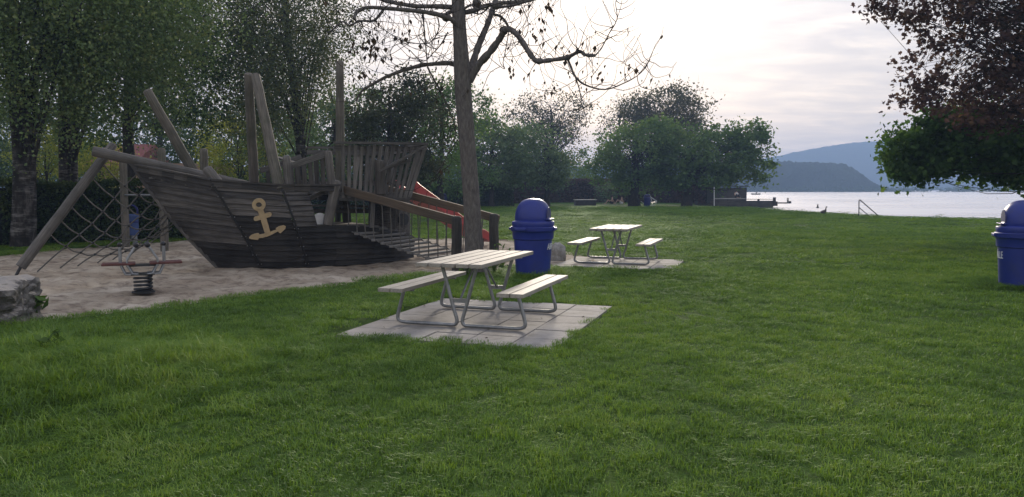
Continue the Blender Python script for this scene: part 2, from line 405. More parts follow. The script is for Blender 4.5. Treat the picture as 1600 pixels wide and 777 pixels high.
c = n.mix(n.ramp(n.noise(p, 40, 3, .7).outputs[0], [(.58, (0, 0, 0)), (.75, (.5,)*3)]), c, (.1, .085, .07))
n.bsdf(out, c, .95, n.bump(n.noise(p, 35, 5, .7).outputs[0], .7, .03), spec=.1)
o = link('sand_pit', np_mesh('sand_pit', np.stack([X.ravel(), Y.ravel(), Z.ravel()], 1), [q]), m, smooth=True); tag(o, kind='structure')
# ------------------------------------------------------------------ paving under the picnic tables
def paving(s, name, nu, nv):
    o_, w_, l_ = s; b = MB(); tw, tl = w_/nu, l_/nv
    for i in range(nu):
        for j in range(nv):
            c2 = o_ + np.array([ca, -sa])*(i+.5)*tw + np.array([sa, ca])*(j+.5)*tl
            a = np.array([sa, ca])*(tl-.012)/2; zt = random.uniform(-.004, .004) - .022
            b.beam((*(c2-a), .0 + zt), (*(c2+a), .0 + zt), tw-.012, .05)
    return tag(b.build(name, M['paving'], bevel=.004), kind='structure')
m, nt, out = nodes('concrete paving slabs'); n = N(nt); p = n.pos()
c = n.ramp(n.noise(p, 1.6, 6, .65).outputs[0], [(.3, (.2, .185, .17)), (.5, (.29, .272, .255)), (.7, (.37, .35, .325))])
c = n.mix(n.ramp(n.noise(p, 60, 3, .7).outputs[0], [(.5, (0, 0, 0)), (.8, (.5,)*3)]), c, (.2, .19, .17))
c = n.mix(n.ramp(n.noise(p, 3.5, 5, .7).outputs[0], [(.5, (0, 0, 0)), (.7, (.7,)*3)]), c, (.12, .115, .10))
g = n('Attribute', attribute_name='grain').outputs['Vector']
c = n.mix(n.ramp(n.noise(n.mapping(g, (.02, .02, 0)), 3.0, 0).outputs[0], [(.3, (0, 0, 0)), (.7, (.3,)*3)]), c, (.19, .175, .16))
n.bsdf(out, c, .85, n.bump(n.noise(p, 90, 4, .7).outputs[0], .3, .006), spec=.3)
M['paving'] = m
paving(SLAB_A, 'paving', 5, 6); paving(SLAB_B, 'paving', 5, 5)
# ------------------------------------------------------------------ pirate ship (u = towards the stern, n = towards the camera)
O = np.array([*G(340, 416)[:2], 0.0])
su = np.array([math.cos(R(30)), math.sin(R(30)), 0]); sn = np.array([math.sin(R(30)), -math.cos(R(30)), 0])
def L(a, p, z): return O + su*a + sn*p + np.array([0, 0, z])
def S(px, py, p):                        # photo position on the ship's lengthwise plane p metres nearer than its centre
    d = ray(px, py); q = O + sn*p; t = ((q - C0) @ sn)/(d @ sn); return C0 + d*t
def az(v): r = np.asarray(v) - O; return r @ su, r @ sn, r[2]
ship = thing('pirate_ship', 'weathered dark timber pirate ship play structure with an ochre anchor, standing in the sand', 'play ship', O)
origin(O)
BT = [(0, 0, -.02), (.78, .45, -.02), (1.65, .80, -.02), (2.3, .86, -.02), (3.1, .72, -.02), (3.8, .42, -.02), (4.34, .06, 0.0)]
TP = [(-1.47, .015, 2.0), (-.19, .82, 1.70), (1.07, 1.15, 1.60), (2.25, 1.15, 1.60), (3.1, 1.05, 1.6), (3.9, .62, 1.6), (4.45, .1, 1.6)]
KN = [0, 1, 2, 3, 4, 5, 6]
def hullpt(t, v, side=1, off=0.0):
    t = min(max(t, 0), 6); i = min(int(t), 5); f = t - i
    B = np.array(BT[i])*(1-f) + np.array(BT[i+1])*f; T = np.array(TP[i])*(1-f) + np.array(TP[i+1])*f
    q = B*(1-v) + T*v; bul = math.sin(math.pi*v)*.10*math.sin(math.pi*min(t, 4)/4)
    a, p, z = q; p += bul
    if i == 0: a -= .10*math.sin(math.pi*v)*(1-f); p += .05*math.sin(math.pi*f)
    return L(a, (p + off)*side, z)
NS = 14
def vtop(t):                             # how far up the planking goes at station t
    if t <= 2.62: return 1.0
    z = np.interp(t, [2.62, 3.0, 4.0, 5.0, 6.0], [.85, .84, .80, .64, .40]); return z/1.6
def strakes(mb, side, ts, v0, v1, k0=0):
    nk = max(1, round((v1-v0)*NS))
    for k in range(nk):
        a, c = v0 + (v1-v0)*k/nk, v0 + (v1-v0)*(k+1)/nk; V, Fc, Gr = [], [], []; o = random.random()*60; l = 0
        for j, t in enumerate(ts):
            jit = random.uniform(-.004, .004)
            q = [hullpt(t, a - .004, side, .042 + jit), hullpt(t, c, side, .004 + jit), hullpt(t, c, side, -.022), hullpt(t, a, side, -.004)]
            if j: l += np.linalg.norm(q[0]-V[-4])
            V += q; Gr += [(l + o, 0 + o, 0), (l + o, .12 + o, 0), (l + o, .12 + o, .03), (l + o, o, .03)]
        for j in range(len(ts)-1):
            b0 = 4*j; Fc += [(b0+e, b0+(e+1) % 4, b0+4+(e+1) % 4, b0+4+e) for e in range(4)]
        e = 4*(len(ts)-1); Fc += [(0, 1, 2, 3), (e+3, e+2, e+1, e)]
        mb.add(V, Fc, Gr)
for side in (1, -1):
    mb, tb = MB(), MB(); vd = .85/1.6
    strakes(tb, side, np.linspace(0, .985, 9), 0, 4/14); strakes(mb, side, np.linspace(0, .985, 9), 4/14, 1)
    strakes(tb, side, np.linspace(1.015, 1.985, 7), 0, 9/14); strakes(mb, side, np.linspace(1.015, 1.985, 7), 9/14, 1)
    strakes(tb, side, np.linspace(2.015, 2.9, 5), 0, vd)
    nu_ = 7
    for k in range(nu_):                 # shorter planks beside the boarding opening, cut on a slant
        v0 = vd + (1-vd)*k/nu_; v1 = vd + (1-vd)*(k+1)/nu_; te = 2.42 + .06*(1-(k+.5)/nu_)
        strakes(mb, side, np.linspace(2.015, te, 3), v0, v1)
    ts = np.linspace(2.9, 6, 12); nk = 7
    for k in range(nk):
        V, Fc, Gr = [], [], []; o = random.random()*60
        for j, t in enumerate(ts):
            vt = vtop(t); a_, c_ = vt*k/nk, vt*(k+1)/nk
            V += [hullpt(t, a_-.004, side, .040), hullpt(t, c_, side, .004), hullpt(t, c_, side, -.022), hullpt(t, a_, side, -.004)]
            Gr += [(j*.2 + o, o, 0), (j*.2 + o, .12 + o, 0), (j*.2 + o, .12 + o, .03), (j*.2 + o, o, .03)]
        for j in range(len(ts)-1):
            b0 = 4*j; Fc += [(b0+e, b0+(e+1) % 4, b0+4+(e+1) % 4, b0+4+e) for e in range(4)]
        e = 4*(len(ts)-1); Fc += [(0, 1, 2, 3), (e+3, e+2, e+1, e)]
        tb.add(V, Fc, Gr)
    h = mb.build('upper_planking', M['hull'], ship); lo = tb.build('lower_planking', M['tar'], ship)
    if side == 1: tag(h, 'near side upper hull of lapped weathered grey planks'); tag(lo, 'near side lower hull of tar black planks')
    for t in (1.0, 2.0):                 # seam straps with bolt heads
        mb = MB()
        for k in range(8): mb.beam(hullpt(t, k/8, side, .046), hullpt(t, (k+1)/8+.002, side, .046), .035, .02, up=sn*side)
        st_ = mb.build('hull_strap', M['black'], h)
    if side == 1:
        for t in (1.0, 2.0):
            for k in range(9):
                for dt in (-.035, .035): MB().ball(hullpt(t+dt, .04 + .115*k, side, .042), .011, 6, 4).build('bolt', M['steel'], h if k > 4 else lo)
    mb = MB()                            # gunwale: dark wale and flat cap
    ts = np.concatenate([np.linspace(0.02, 1, 7), np.linspace(1.15, 3.0, 8)])
    for i in range(len(ts)-1):
        q0, q1 = hullpt(ts[i], 1, side, .03), hullpt(ts[i+1], 1, side, .03)
        mb.beam(q0 + [0, 0, .0], q1 + [0, 0, .0], .03, .115, up=(0, 0, 1))
        mb.beam(q0 - sn*side*.03 + [0, 0, .075], q1 - sn*side*.03 + [0, 0, .075], .15, .035)
    mb.build('gunwale', M['darkwood'], ship)
mb = MB()
for k in range(10): mb.beam(hullpt(0, k/10, 1, 0), hullpt(0, (k+1)/10+.01, 1, 0), .07, .09, up=su)
mb.beam(hullpt(0, 1, 1, 0), hullpt(0, 1, 1, 0) + np.array([-.10, -.05, .17]), .07, .09, up=su)
mb.build('stem_post', M['greywood'], ship)
mb = MB()                                # decks
for k in range(16):
    a0 = .55 + k*.23; wd = np.interp(a0, [.5, 1.2, 2.2, 3.2, 4.3], [.55, .95, 1.06, .9, .2]); zz = np.interp(a0, [0, 3, 3.8, 4.4], [.83, .80, .62, .4])
    mb.beam(L(a0, -wd, zz), L(a0, wd, zz), .22, .04)
mb.build('main_deck', M['greywood'], ship)
mb = MB()
for k in range(11):
    a0 = -1.15 + k*.2; wd = np.interp(a0, [-1.4, -.19, 1.07], [.06, .76, 1.08]); zz = np.interp(a0, [-1.4, -.19, 1.07], [1.86, 1.60, 1.5])
    mb.beam(L(a0, -wd, zz), L(a0, wd, zz), .19, .04)
mb.build('fore_deck', M['greywood'], ship)
def logp(name, p0, p1, r0, r1, mat='log', **k): return MB().log(p0, p1, r0, r1, **k).build(name, M[mat], ship, smooth=True)
logp('bowsprit', S(144, 236, 0), S(392, 290, 0), .10, .082, 'greywood')
logp('mast', S(437, 298, 1.1), S(399, 116, .10), .115, .092)          # A-frame
logp('mast', S(397, 292, -1.0), S(388, 114, -.12), .11, .09)
logp('mast', S(531, 300, .15), S(531, 95, .15), .10, .085)           # main pole at the castle
logp('mast', S(304, 272, -.55), S(229, 140, -.30), .108, .09)         # raked foremast
logp('mast', S(320, 285, -.75), S(318, 232, -.75), .085, .08)
logp('bollard', S(343, 289, .78), S(322, 262, .62), .10, .095, 'greywood')
logp('bollard', S(452, 300, 1.1), S(447, 243, 1.08), .085, .075, 'greywood')
logp('bollard', S(520, 303, 1.1), S(512, 236, 1.08), .085, .08, 'greywood')
logp('bollard', S(512, 352, 1.02), S(527, 282, 1.12), .105, .11, 'greywood')
logp('bollard', S(595, 304, 1.12), S(593, 250, 1.12), .11, .11, 'darkwood')
for (x0, y0, x1, y1, p) in ((541, 352, 534, 300, -.4), (580, 356, 582, 300, .9), (545, 349, 540, 300, -1.0), (528, 350, 528, 300, -.95)):
    MB().beam(S(x0, y0, p), S(x1, y1, p), .12, .1, up=su).build('prop', M['greywood'], ship)
mb = MB()
mb.beam(S(478, 321, .5), S(578, 323, .5), .26, .05); mb.beam(S(484, 310, .9), S(512, 297, .9), .09, .09); mb.beam(S(478, 330, -.2), S(576, 330, -.2), .06, .10)
mb.build('bench', M['greywood'], ship)
mb = MB()
ol = [(.155*math.cos(t), .155*math.sin(t)*1.05) for t in np.linspace(-.5, math.pi+.5, 20)]
mb.prism(ol, S(500, 345, .88), su, (0, 0, 1), sn, -.02, .02); mb.build('white_panel', M['whitepaint'], ship, bevel=.005)
# castle
FZ = 1.50
mb = MB()
a_l, a_r = az(S(517, 298, 1.0))[0], az(S(640, 300, 1.0))[0]
for k in range(12):
    a0 = a_l + (a_r-a_l)*(k+.5)/12; wd = np.interp(a0, [2.0, 3.2, 4.6], [1.08, 1.08, .9]); mb.beam(L(a0, -wd, FZ), L(a0, wd, FZ), (a_r-a_l)/12-.012, .045)
for p in (-1.0, 0, 1.0): mb.beam(L(a_l, p, FZ-.09), L(a_r, p, FZ-.09), .1, .13)
mb.build('castle_floor', M['greywood'], ship)
def picket_row(pairs, name):
    mb = MB()
    for (q0, q1, w_) in pairs:
        mb.beam(q0, q1, w_, .032, up=sn if abs((np.asarray(q1)-q0) @ su) < 9 else su)
    return mb.build(name, M['picket'], ship)
for p, nm in ((1.06, 'near'), (-1.06, 'far')):
    pr = []
    N_ = 14 if nm == 'near' else 6
    for k in range(N_):
        f = k/(N_-1); xb = 536 + (640-536)*f**.93; xt = 536 + (663-536)*f
        a0 = az(S(xb, 300, 1.06))[0]; a1 = az(S(xt, 236, 1.06))[0]
        h1 = 2.50 + .03*f + random.uniform(-.03, .02)
        pr.append((L(a0, p*.98, FZ - .04 - random.uniform(0, .07)), L(a1, p*(1.0+.04*f), h1), random.uniform(.062, .085)))
    o = picket_row(pr, 'picket_railing')
    a1, a2 = az(S(522, 232, 1.06))[0], az(S(661, 232, 1.06))[0]
    mb = MB(); mb.beam(L(a1, p*1.03, 2.55), L(a2, p*1.06, 2.58), .13, .05); mb.beam(L(a1, p*.97, 2.44), L(a2-.05, p*1.0, 2.46), .04, .11)
    mb.beam(L(a1, p*.94, 1.72), L(a2-.22, p*.94, 1.72), .04, .10)
    mb.build('rail', M['greywood'], o)
pr = []
for k in range(9):                       # stern side of the castle, leaning out over the slide
    p = -.9 + 1.8*k/8
    if k % 2 or -.45 < p < .2: continue
    a0 = az(S(640, 300, 1.06))[0]; a1 = az(S(663, 236, 1.06))[0]; pr.append((L(a0, p, FZ-.04), L(a1, p, 2.5), .08))
o = MB().beam(L(a1+.03, -1.05, 2.48), L(a1+.03, 1.08, 2.50), .04, .09).build('stern_railing', M['picket'], ship)
for q0, q1, w_ in pr: MB().beam(q0, q1, w_, .032, up=su).build('picket', M['picket'], o)
mb = MB(); mb.beam(L(a1+.03, -1.05, 2.565), L(a1+.03, 1.08, 2.585), .12, .05); mb.build('rail', M['greywood'], o)
mb = MB()                                # loose beam leaning across the railing
mb.beam(S(592, 268, 1.2), S(664, 229, 1.22), .09, .045); mb.beam(S(596, 266, 1.16), S(640, 251, 1.16), .05, .05); mb.build('diagonal_beam', M['greywood'], ship)
for p in (1.08, -1.02):                  # stepped side railing up to the castle
    q0, q1 = S(450, 264, 1.08), S(508, 241, 1.08); d_ = -sn*(1.08-p)
    mb = MB()
    for k in range(6):
        f = (k+.5)/6; q = q0*(1-f) + q1*f + d_; bot = np.array([q[0]+.02, q[1], 1.62]); mb.beam(bot, q, .085, .03, up=sn)
    o = mb.build('picket_railing', M['darkwood'], ship)
    mb = MB(); mb.beam(q0 + d_ - su*.1 + [0, 0, .0], q1 + d_ + su*.06 + [0, 0, .02], .05, .12, up=(0, 0, 1)); mb.build('rail', M['greywood'], o)
mb = MB(); mb.beam(S(433, 246, -.6), S(470, 258, .6), .12, .04); mb.build('rail', M['greywood'], ship)
# rounded planked stern
mb = MB(); prof = []
for k in range(8):
    z0, z1 = .28 + k*.15, .28 + (k+1)*.15; mb.lathe([(.47, z0), (.445, z1), (.40, z1), (.40, z0)], L(3.83, -.06, 0), 20, cap0=False, cap1=False)
o = mb.build('stern_drum', M['hull'], ship)
mb = MB(); mb.tube([L(3.83, -.06, .9) + sn*.40 + su*.12, L(3.83, -.06, .9) + sn*.475 + su*.14], .14, 18); mb.build('porthole', M['darksteel'], o)
# anchor
q00, q10, q01 = hullpt(1.15, .35, 1, .05), hullpt(1.85, .35, 1, .05), hullpt(1.5, .85, 1, .05)
an = np.cross(q10-q00, q01-q00); an /= np.linalg.norm(an)
if an @ sn < 0: an = -an
def onpl(cx, cy):
    d = ray(380 + cx/9.7125, 300 + cy/9.7125); return C0 + d*(((q00-C0) @ an)/(d @ an))
def plate(mb, outl, d0, d1):
    V = [onpl(*q) + an*d0 for q in outl] + [onpl(*q) + an*d1 for q in outl]; m_ = len(outl)
    mb.add(V, [tuple(range(m_-1, -1, -1)), tuple(m_ + k for k in range(m_))] + [(k, (k+1) % m_, m_ + (k+1) % m_, m_ + k) for k in range(m_)])
mb = MB()
ring_o = [(240 + 103*math.cos(t), 190 + 95*math.sin(t)) for t in np.linspace(0, 2*math.pi, 29)[:-1]]
ring_i = [(240 + 45*math.cos(t), 190 + 38*math.sin(t)) for t in np.linspace(0, 2*math.pi, 29)[:-1]]
V = [onpl(*q) + an*d for d in (0, .03) for q in ring_o + ring_i]; Fc = []
for k in range(28):
    k2 = (k+1) % 28; Fc += [(56+k, 56+k2, 84+k2, 84+k), (k, 28+k, 28+k2, k2), (k, k2, 56+k2, 56+k), (28+k, 84+k, 84+k2, 28+k2)]
mb.add(V, Fc)
plate(mb, [(220, 268), (305, 262), (350, 380), (415, 612), (335, 632), (268, 415)], 0, .0315)
def caps(x0, y0, x1, y1, r):
    t0 = math.atan2(y1-y0, x1-x0); return [(x1 + r*math.cos(t), y1 + r*math.sin(t)) for t in np.linspace(t0-math.pi/2, t0+math.pi/2, 9)] + [(x0 + r*math.cos(t), y0 + r*math.sin(t)) for t in np.linspace(t0+math.pi/2, t0+math.pi*1.5, 9)]
plate(mb, caps(195, 402, 400, 340, 34), 0, .0285)
plate(mb, [(95, 680), (130, 645), (205, 622), (240, 622), (246, 643), (300, 634), (345, 622), (415, 600), (505, 570), (495, 548), (540, 522), (610, 503), (648, 520), (640, 555), (570, 622), (550, 615), (530, 592), (400, 660), (300, 690), (240, 695), (228, 722), (130, 712), (98, 700)], 0, .0270)
mb.build('anchor_emblem', M['emblem'], ship)
# boarding ramp
rd0, rd1 = np.array([-3.72, 16.25, 1.62]), np.array([-1.14, 14.98, .985])
rn = np.array([.456, .89, 0])
ramp = MB().beam(rd0, rd1 + (rd1-rd0)*.03, .085, .17).beam(rd0 + rn*1.6, rd1 + (rd1-rd0)*.05 + rn*1.6, .085, .17).build('boarding_ramp', M['railwood'], ship, bevel=.012)
for k, off in ((0, .02), (1, 1.55)):
    q = rd1 + rn*off + np.array([.05, -.02, 0]); logq = MB().log((q[0], q[1], -.1), (q[0], q[1], 1.07), .105, .10, n=18); logq.build('post', M['darkwood'], ramp, smooth=True)
NSTEP = 13
for k in range(NSTEP):
    s_ = .08 + .92*k/(NSTEP-1); q = rd0 + (rd1-rd0)*s_; zz = .78 + (.05-.78)*s_ + .03*math.sin(s_*math.pi)*-1
    j = random.uniform(-.03, .03)
    MB().beam(np.array([*(q + rn*(.08+j))[:2], zz]), np.array([*(q + rn*(1.5+j))[:2], zz + random.uniform(-.012, .012)]), .10, .048).build('step', M['step'], ramp, bevel=.008)
mb = MB()
for off in (.12, 1.46):
    chain = []
    for k in range(NSTEP):
        s_ = .08 + .92*k/(NSTEP-1); q = rd0 + (rd1-rd0)*s_; zz = .78 + (.05-.78)*s_ - .03*math.sin(s_*math.pi)
        chain.append(np.array([*(q + rn*off)[:2], zz + .03]))
        if k < NSTEP-1:
            qt = rd0 + (rd1-rd0)*(s_ + random.uniform(-.01, .01)) + rn*(off*1.0 + (-.06 if off < 1 else .06))
            mb.tube([qt - [0, 0, .05], (qt + chain[-1])/2 + [random.uniform(-.02, .02), 0, 0], chain[-1] - [0, 0, .04]], .012, 5)
    sag = []
    for k in range(NSTEP-1): sag += [chain[k], (chain[k]+chain[k+1])/2 - [0, 0, .035]]
    mb.tube(spline(sag + [chain[-1]], 3), .014, 5)
mb.build('rope', M['rope'], ramp)
# slide off the stern
s0, s1 = np.array([-2.50, 18.95, 1.50]), np.array([-1.02, 21.9, .22])
sd_ = (s1-s0); side = np.cross(sd_/np.linalg.norm(sd_), [0, 0, 1]); side /= np.linalg.norm(side)
path = spline([s0 - sd_*.06 + [0, 0, .04], s0, s0 + sd_*.35 - [0, 0, .02], s0 + sd_*.72 - [0, 0, .04], s0 + sd_*.93 - [0, 0, .02], s1 + [0, 0, .02], s1 + sd_*.10 + [0, 0, .03]], 5)
mb = MB(); e = MB()
V, Fc = [], []; prf = [(-.29, .17), (-.26, .17), (-.24, 0.0), (.24, 0), (.26, .17), (.29, .17), (.28, -.05), (-.28, -.05)]
for q in path: V += [np.array(q) + side*x + np.array([0, 0, z]) for x, z in prf]
for i in range(len(path)-1): Fc += [(i*8+k, i*8+(k+1) % 8, i*8+8+(k+1) % 8, i*8+8+k) for k in range(8)]
Fc += [tuple(range(7, -1, -1)), tuple((len(path)-1)*8+k for k in range(8))]
mb.add(V, Fc); sl = mb.build('slide', M['red'], ship)
for s_ in (-1, 1): e.tube([np.array(q) + side*s_*.275 + np.array([0, 0, .175]) for q in path], .03, 8)
e.build('slide_rim', M['redlight'], sl, smooth=True)
for k in (-.2, .2): MB().tube([s1 + side*k + [0, 0, -.02], s1 + side*k - [0, 0, .3]], .04, 8).build('slide_foot', M['darksteel'], sl)

# ------------------------------------------------------------------ climbing net on its leaning pole
pb, pt = P(27, 424, 14.3), P(178, 225, 15.40)
net = thing('climbing_net', 'sagging rope climbing net hung between a slanted log and the ship\'s bow', 'climbing net', G(27, 431)); origin(net.location)
pole = MB().log(P(32, 418, 14.3), pt, .098, .088).build('leaning_pole', M['greywood'], net, smooth=True)
MB().tube([P(34, 414, 14.3), P(24, 433, 14.25)], .028, 8).build('ground_anchor', M['darksteel'], pole)
def Yn(px): return 14.55 + (px-60)*.0072
nodesA = [[(79, 367), (103, 385), (126, 395), (148, 398), (173, 397), (196, 393), (222, 384), (246, 371), (268, 356)],
 [(94, 344), (124, 367), (145, 380), (166, 386), (190, 389), (213, 385), (236, 373), (256, 359), (276, 343)],
 [(110.6, 323), (144, 350), (164, 364), (186, 372), (207, 374), (230, 372), (250, 360), (268, 345)],
 [(126.6, 300.7), (161, 331), (181, 345), (201, 353), (222, 358), (244, 355), (262, 341), (274, 327)],
 [(143.6, 278), (179, 310), (200, 325), (220, 337), (241, 343), (260, 334)],
 [(160.6, 255.6), (195, 291), (217, 305), (238, 318), (256, 321)]]
gr = [(58, 425), (94, 419), (121, 416), (152, 411), (176, 406), (200, 402)]
tops = [(215, 272), (236, 287), (250, 303), (262, 318)]
knots = MB()
def rope3(pts, sag):
    q = [P(x, y, Yn(x)) for x, y in pts]; o_ = []
    for i in range(len(q)-1): o_ += [q[i], (q[i]+q[i+1])/2 - np.array([0, 0, sag])]
    return spline(o_ + [q[-1]], 3)
for a in range(6):
    MB().tube(rope3(nodesA[a], .035), .0135, 6).build('rope', M['rope'], net, smooth=True)
for bb in range(6):
    pts = [gr[bb]]
    for a in range(6):
        if bb+1 < len(nodesA[a]): pts.append(nodesA[a][bb+1])
    if bb < 4: pts.append(tops[bb])
    q0 = P(*pts[0], Yn(pts[0][0])); q0[2] = -.03
    MB().tube(rope3(pts, -.01), .0135, 6).build('rope', M['rope'], net, smooth=True)
for a in range(6):
    for k, (x, y) in enumerate(nodesA[a]):
        if 0 < k < 7: MB().ball(P(x, y, Yn(x)), .026, 8, 5).build('knot', M['black'], net)
for a in range(6): MB().ball(P(*nodesA[a][0], Yn(nodesA[a][0][0])-.05), .02, 8, 5).build('eye_bolt', M['whitepaint'], net)
# ------------------------------------------------------------------ log posts behind the net
fr = thing('post_frame', 'pair of upright log posts joined by a thin bar behind the climbing net', 'climbing frame', G(197, 384)); origin(fr.location)
ya, yb = G(197, 384)[1], G(257, 390)[1]
for (x0, y0, x1, y1) in ((197, 384, 192, 246), (257, 390, 252, 231)):
    q = G(x0, y0); q[2] = -.1; MB().log(q, P(x1, y1, q[1]), .105, .10).build('post', M['log'], fr, smooth=True)
MB().tube([P(195, 305, ya-.05), P(256, 305, yb-.05)], .03, 8).build('crossbar', M['steel'], fr)
origin()
# ------------------------------------------------------------------ picnic tables
RZ = -math.atan2(sa, ca)                 # local y runs along the paving
def picnic(label, loc):
    t = thing('picnic_table', label, 'picnic table', loc, RZ, 'steel framed picnic tables'); Lh = .975
    for k in range(5):
        x = (k-2)*.163; MB().beam((x, -Lh, .745), (x, Lh, .745), .138, .045).build('tabletop_board', M['bench'], t, bevel=.005)
    for s in (-1, 1):
        for k in (-1, 1): MB().beam((s*.72 + k*.08, -Lh, .44), (s*.72 + k*.08, Lh, .44), .145, .045).build('seat_board', M['bench'], t, bevel=.005)
    for e in (-1, 1):
        for s in (-1, 1):
            y = e*.64
            raw = [(.215, .71), (.16, .52), (.075, .22), (.035, .09), (.05, .035), (.10, .024), (.3, .024), (.6, .024), (.72, .026), (.785, .05), (.79, .11), (.755, .24), (.71, .40)]
            MB().tube(spline([(s*x, y, z) for x, z in raw], 4), .0215, 12).build('leg_frame', M['steel'], t, smooth=True)
            MB().box((s*.72, y, .406), (.27, .05, .022)).build('seat_bracket', M['steel'], t, bevel=.003)
        MB().box((0, e*.64, .709), (.68, .05, .026)).build('top_bracket', M['steel'], t, bevel=.003)
        b = MB(); b.box((0, e*.64, .31), (.22, .018, .05))
        b.tube([(0, e*.63, .31), (0, e*.12, .715)], .013, 8); b.build('brace', M['steel'], t)
    return t
picnic('large picnic table with pale boards and grey tube legs, nearest the viewer on the paving', (-.40, 9.38, .005))
picnic('smaller looking second picnic table farther away, on its own paving right of the blue bin', (2.30, 16.80, .005))

# ------------------------------------------------------------------ large domed bins
def text_mesh(body, size, depth):
    c = bpy.data.curves.new('t', 'FONT'); c.body = body; c.size = size; c.extrude = depth; c.align_x = 'CENTER'; c.resolution_u = 3
    o = bpy.data.objects.new('t', c); col.objects.link(o); bpy.context.view_layer.update()
    me = bpy.data.meshes.new_from_object(o.evaluated_get(bpy.context.evaluated_depsgraph_get()))
    bpy.data.objects.remove(o); return me
def bin_radius(z): return .315 + (.355-.315)*(z-.02)/.65
def domed_bin(label, loc, rz):
    t = thing('litter_bin', label, 'litter bin', loc, rz, 'big blue domed litter bins')
    prof = [(.30, 0), (.313, .015), (.318, .06), (.355, .665), (.378, .68), (.384, .80), (.392, .812), (.412, .83), (.416, .895), (.405, .905), (.37, .905)]
    body = MB().lathe(prof, n=48).build('body', M['blue'], t, smooth=True)
    prof = [(.36, .906), (.385, .908), (.39, .94), (.393, .985), (.385, 1.0), (.35, 1.006), (.334, 1.02)]
    prof += [(.338*math.cos(a)**.72, 1.03 + .39*math.sin(a)**.95) for a in np.linspace(.02, math.pi/2-.01, 18)]
    b = MB().lathe(prof, n=64, cap0=True)
    V = []
    for (x, y, z) in b.V:                # flat front of the hood, where the flap sits
        if z > 1.045 and x > .29: x = .29 + (x-.29)*.06
        V.append((x, y, z))
    b.V = V; lid = b.build('lid', M['blue'], t, smooth=True)
    ol = [(-.185, 1.06), (.185, 1.06)] + [(.185*math.cos(a), 1.13 + .13*math.sin(a)) for a in np.linspace(0, math.pi, 13)]
    MB().prism(ol, (.2, 0, 0), (0, 1, 0), (0, 0, 1), (1, 0, 0), .08, .102).build('flap', M['darkblue'], lid)
    MB().box((.31, 0, 1.043), (.10, .40, .022)).build('flap_sill', M['blue'], lid, bevel=.008)
    for a in (R(250), R(110), R(0), R(180)):
        c = Vector((math.cos(a), math.sin(a), 0)); s_ = Vector((-c.y, c.x, 0))
        MB().beam(c*.418 - s_*.12 + Vector((0, 0, .865)), c*.418 + s_*.12 + Vector((0, 0, .865)), .03, .05).build('handle', M['blue'], body, bevel=.01)
    me = text_mesh('ABFÄLLE', .165, .002)
    for v in me.vertices:                # lettering wrapped round the drum
        z = v.co.y + .49; r_ = bin_radius(z) + .0025 + v.co.z; th = v.co.x*.55/bin_radius(z)
        v.co = (r_*math.cos(th), r_*math.sin(th), z)
    me.update(); o = link('lettering', me, M['white'], body)
    return t
gl, gr_ = G(833.5, 433), G(1601, 456)
domed_bin('blue domed litter bin behind the nearest picnic table, lettering on its right side', (gl[0], gl[1]+.33, 0), R(-14))
domed_bin('blue domed litter bin cut off by the right photo edge, standing alone on the lawn', (gr_[0]+.17, gr_[1]+.33, 0), R(157))

def small_bin(label, px, py, r, h, mat, hooded=True, post=False):
    g = G(px, py); t = thing('litter_bin', label, 'litter bin', g)
    z0 = .25 if post else 0
    b = MB().lathe([(r*.85, z0), (r*.93, z0+.03), (r, h*.70), (r*1.06, h*.71), (r*1.06, h*.76), (r*.98, h*.77)], n=24).build('body', M[mat], t, smooth=True)
    if hooded:
        pr = [(r*1.0, h*.775)] + [(r*.95*math.cos(a)**.7, h*.79 + h*.21*math.sin(a)) for a in np.linspace(0, math.pi/2-.05, 8)]
        lid = MB().lathe(pr, n=24).build('lid', M['darkblue'], t, smooth=True)
        MB().box((.0, -r*.93, h*.85), (r*1.0, .04, h*.085)).build('opening', M['black'], lid)
    else:
        MB().tube(spline([(-r*.9, 0, h*.77), (-r*.85, 0, h*.92), (0, 0, h), (r*.85, 0, h*.92), (r*.9, 0, h*.77)], 4), .03, 8).build('hoop', M['darkblue'], t, smooth=True)
        MB().lathe([(r*1.02, h*.55), (r*1.03, h*.56), (r*1.03, h*.575), (r*1.02, h*.585)], n=24, cap0=False, cap1=False).build('band', M['darkblue'], b)
    if post: MB().tube([(0, r*.4, -.05), (0, r*.4, z0 + .1)], r*.55, 10).build('post', M['steel'], t)
    return t
small_bin('faded pale blue drum bin with a hoop lid, behind the rope net', 208, 381, .17, 1.12, 'paleblue', False, True)
small_bin('small dark blue bin in front of the hedge, right of the red slide', 692, 327.5, .33, 1.25, 'darkblue')
small_bin('dark navy bin under the big lakeside tree, beside the white folding chair', 1011, 323.5, .30, 1.12, 'darkblue')

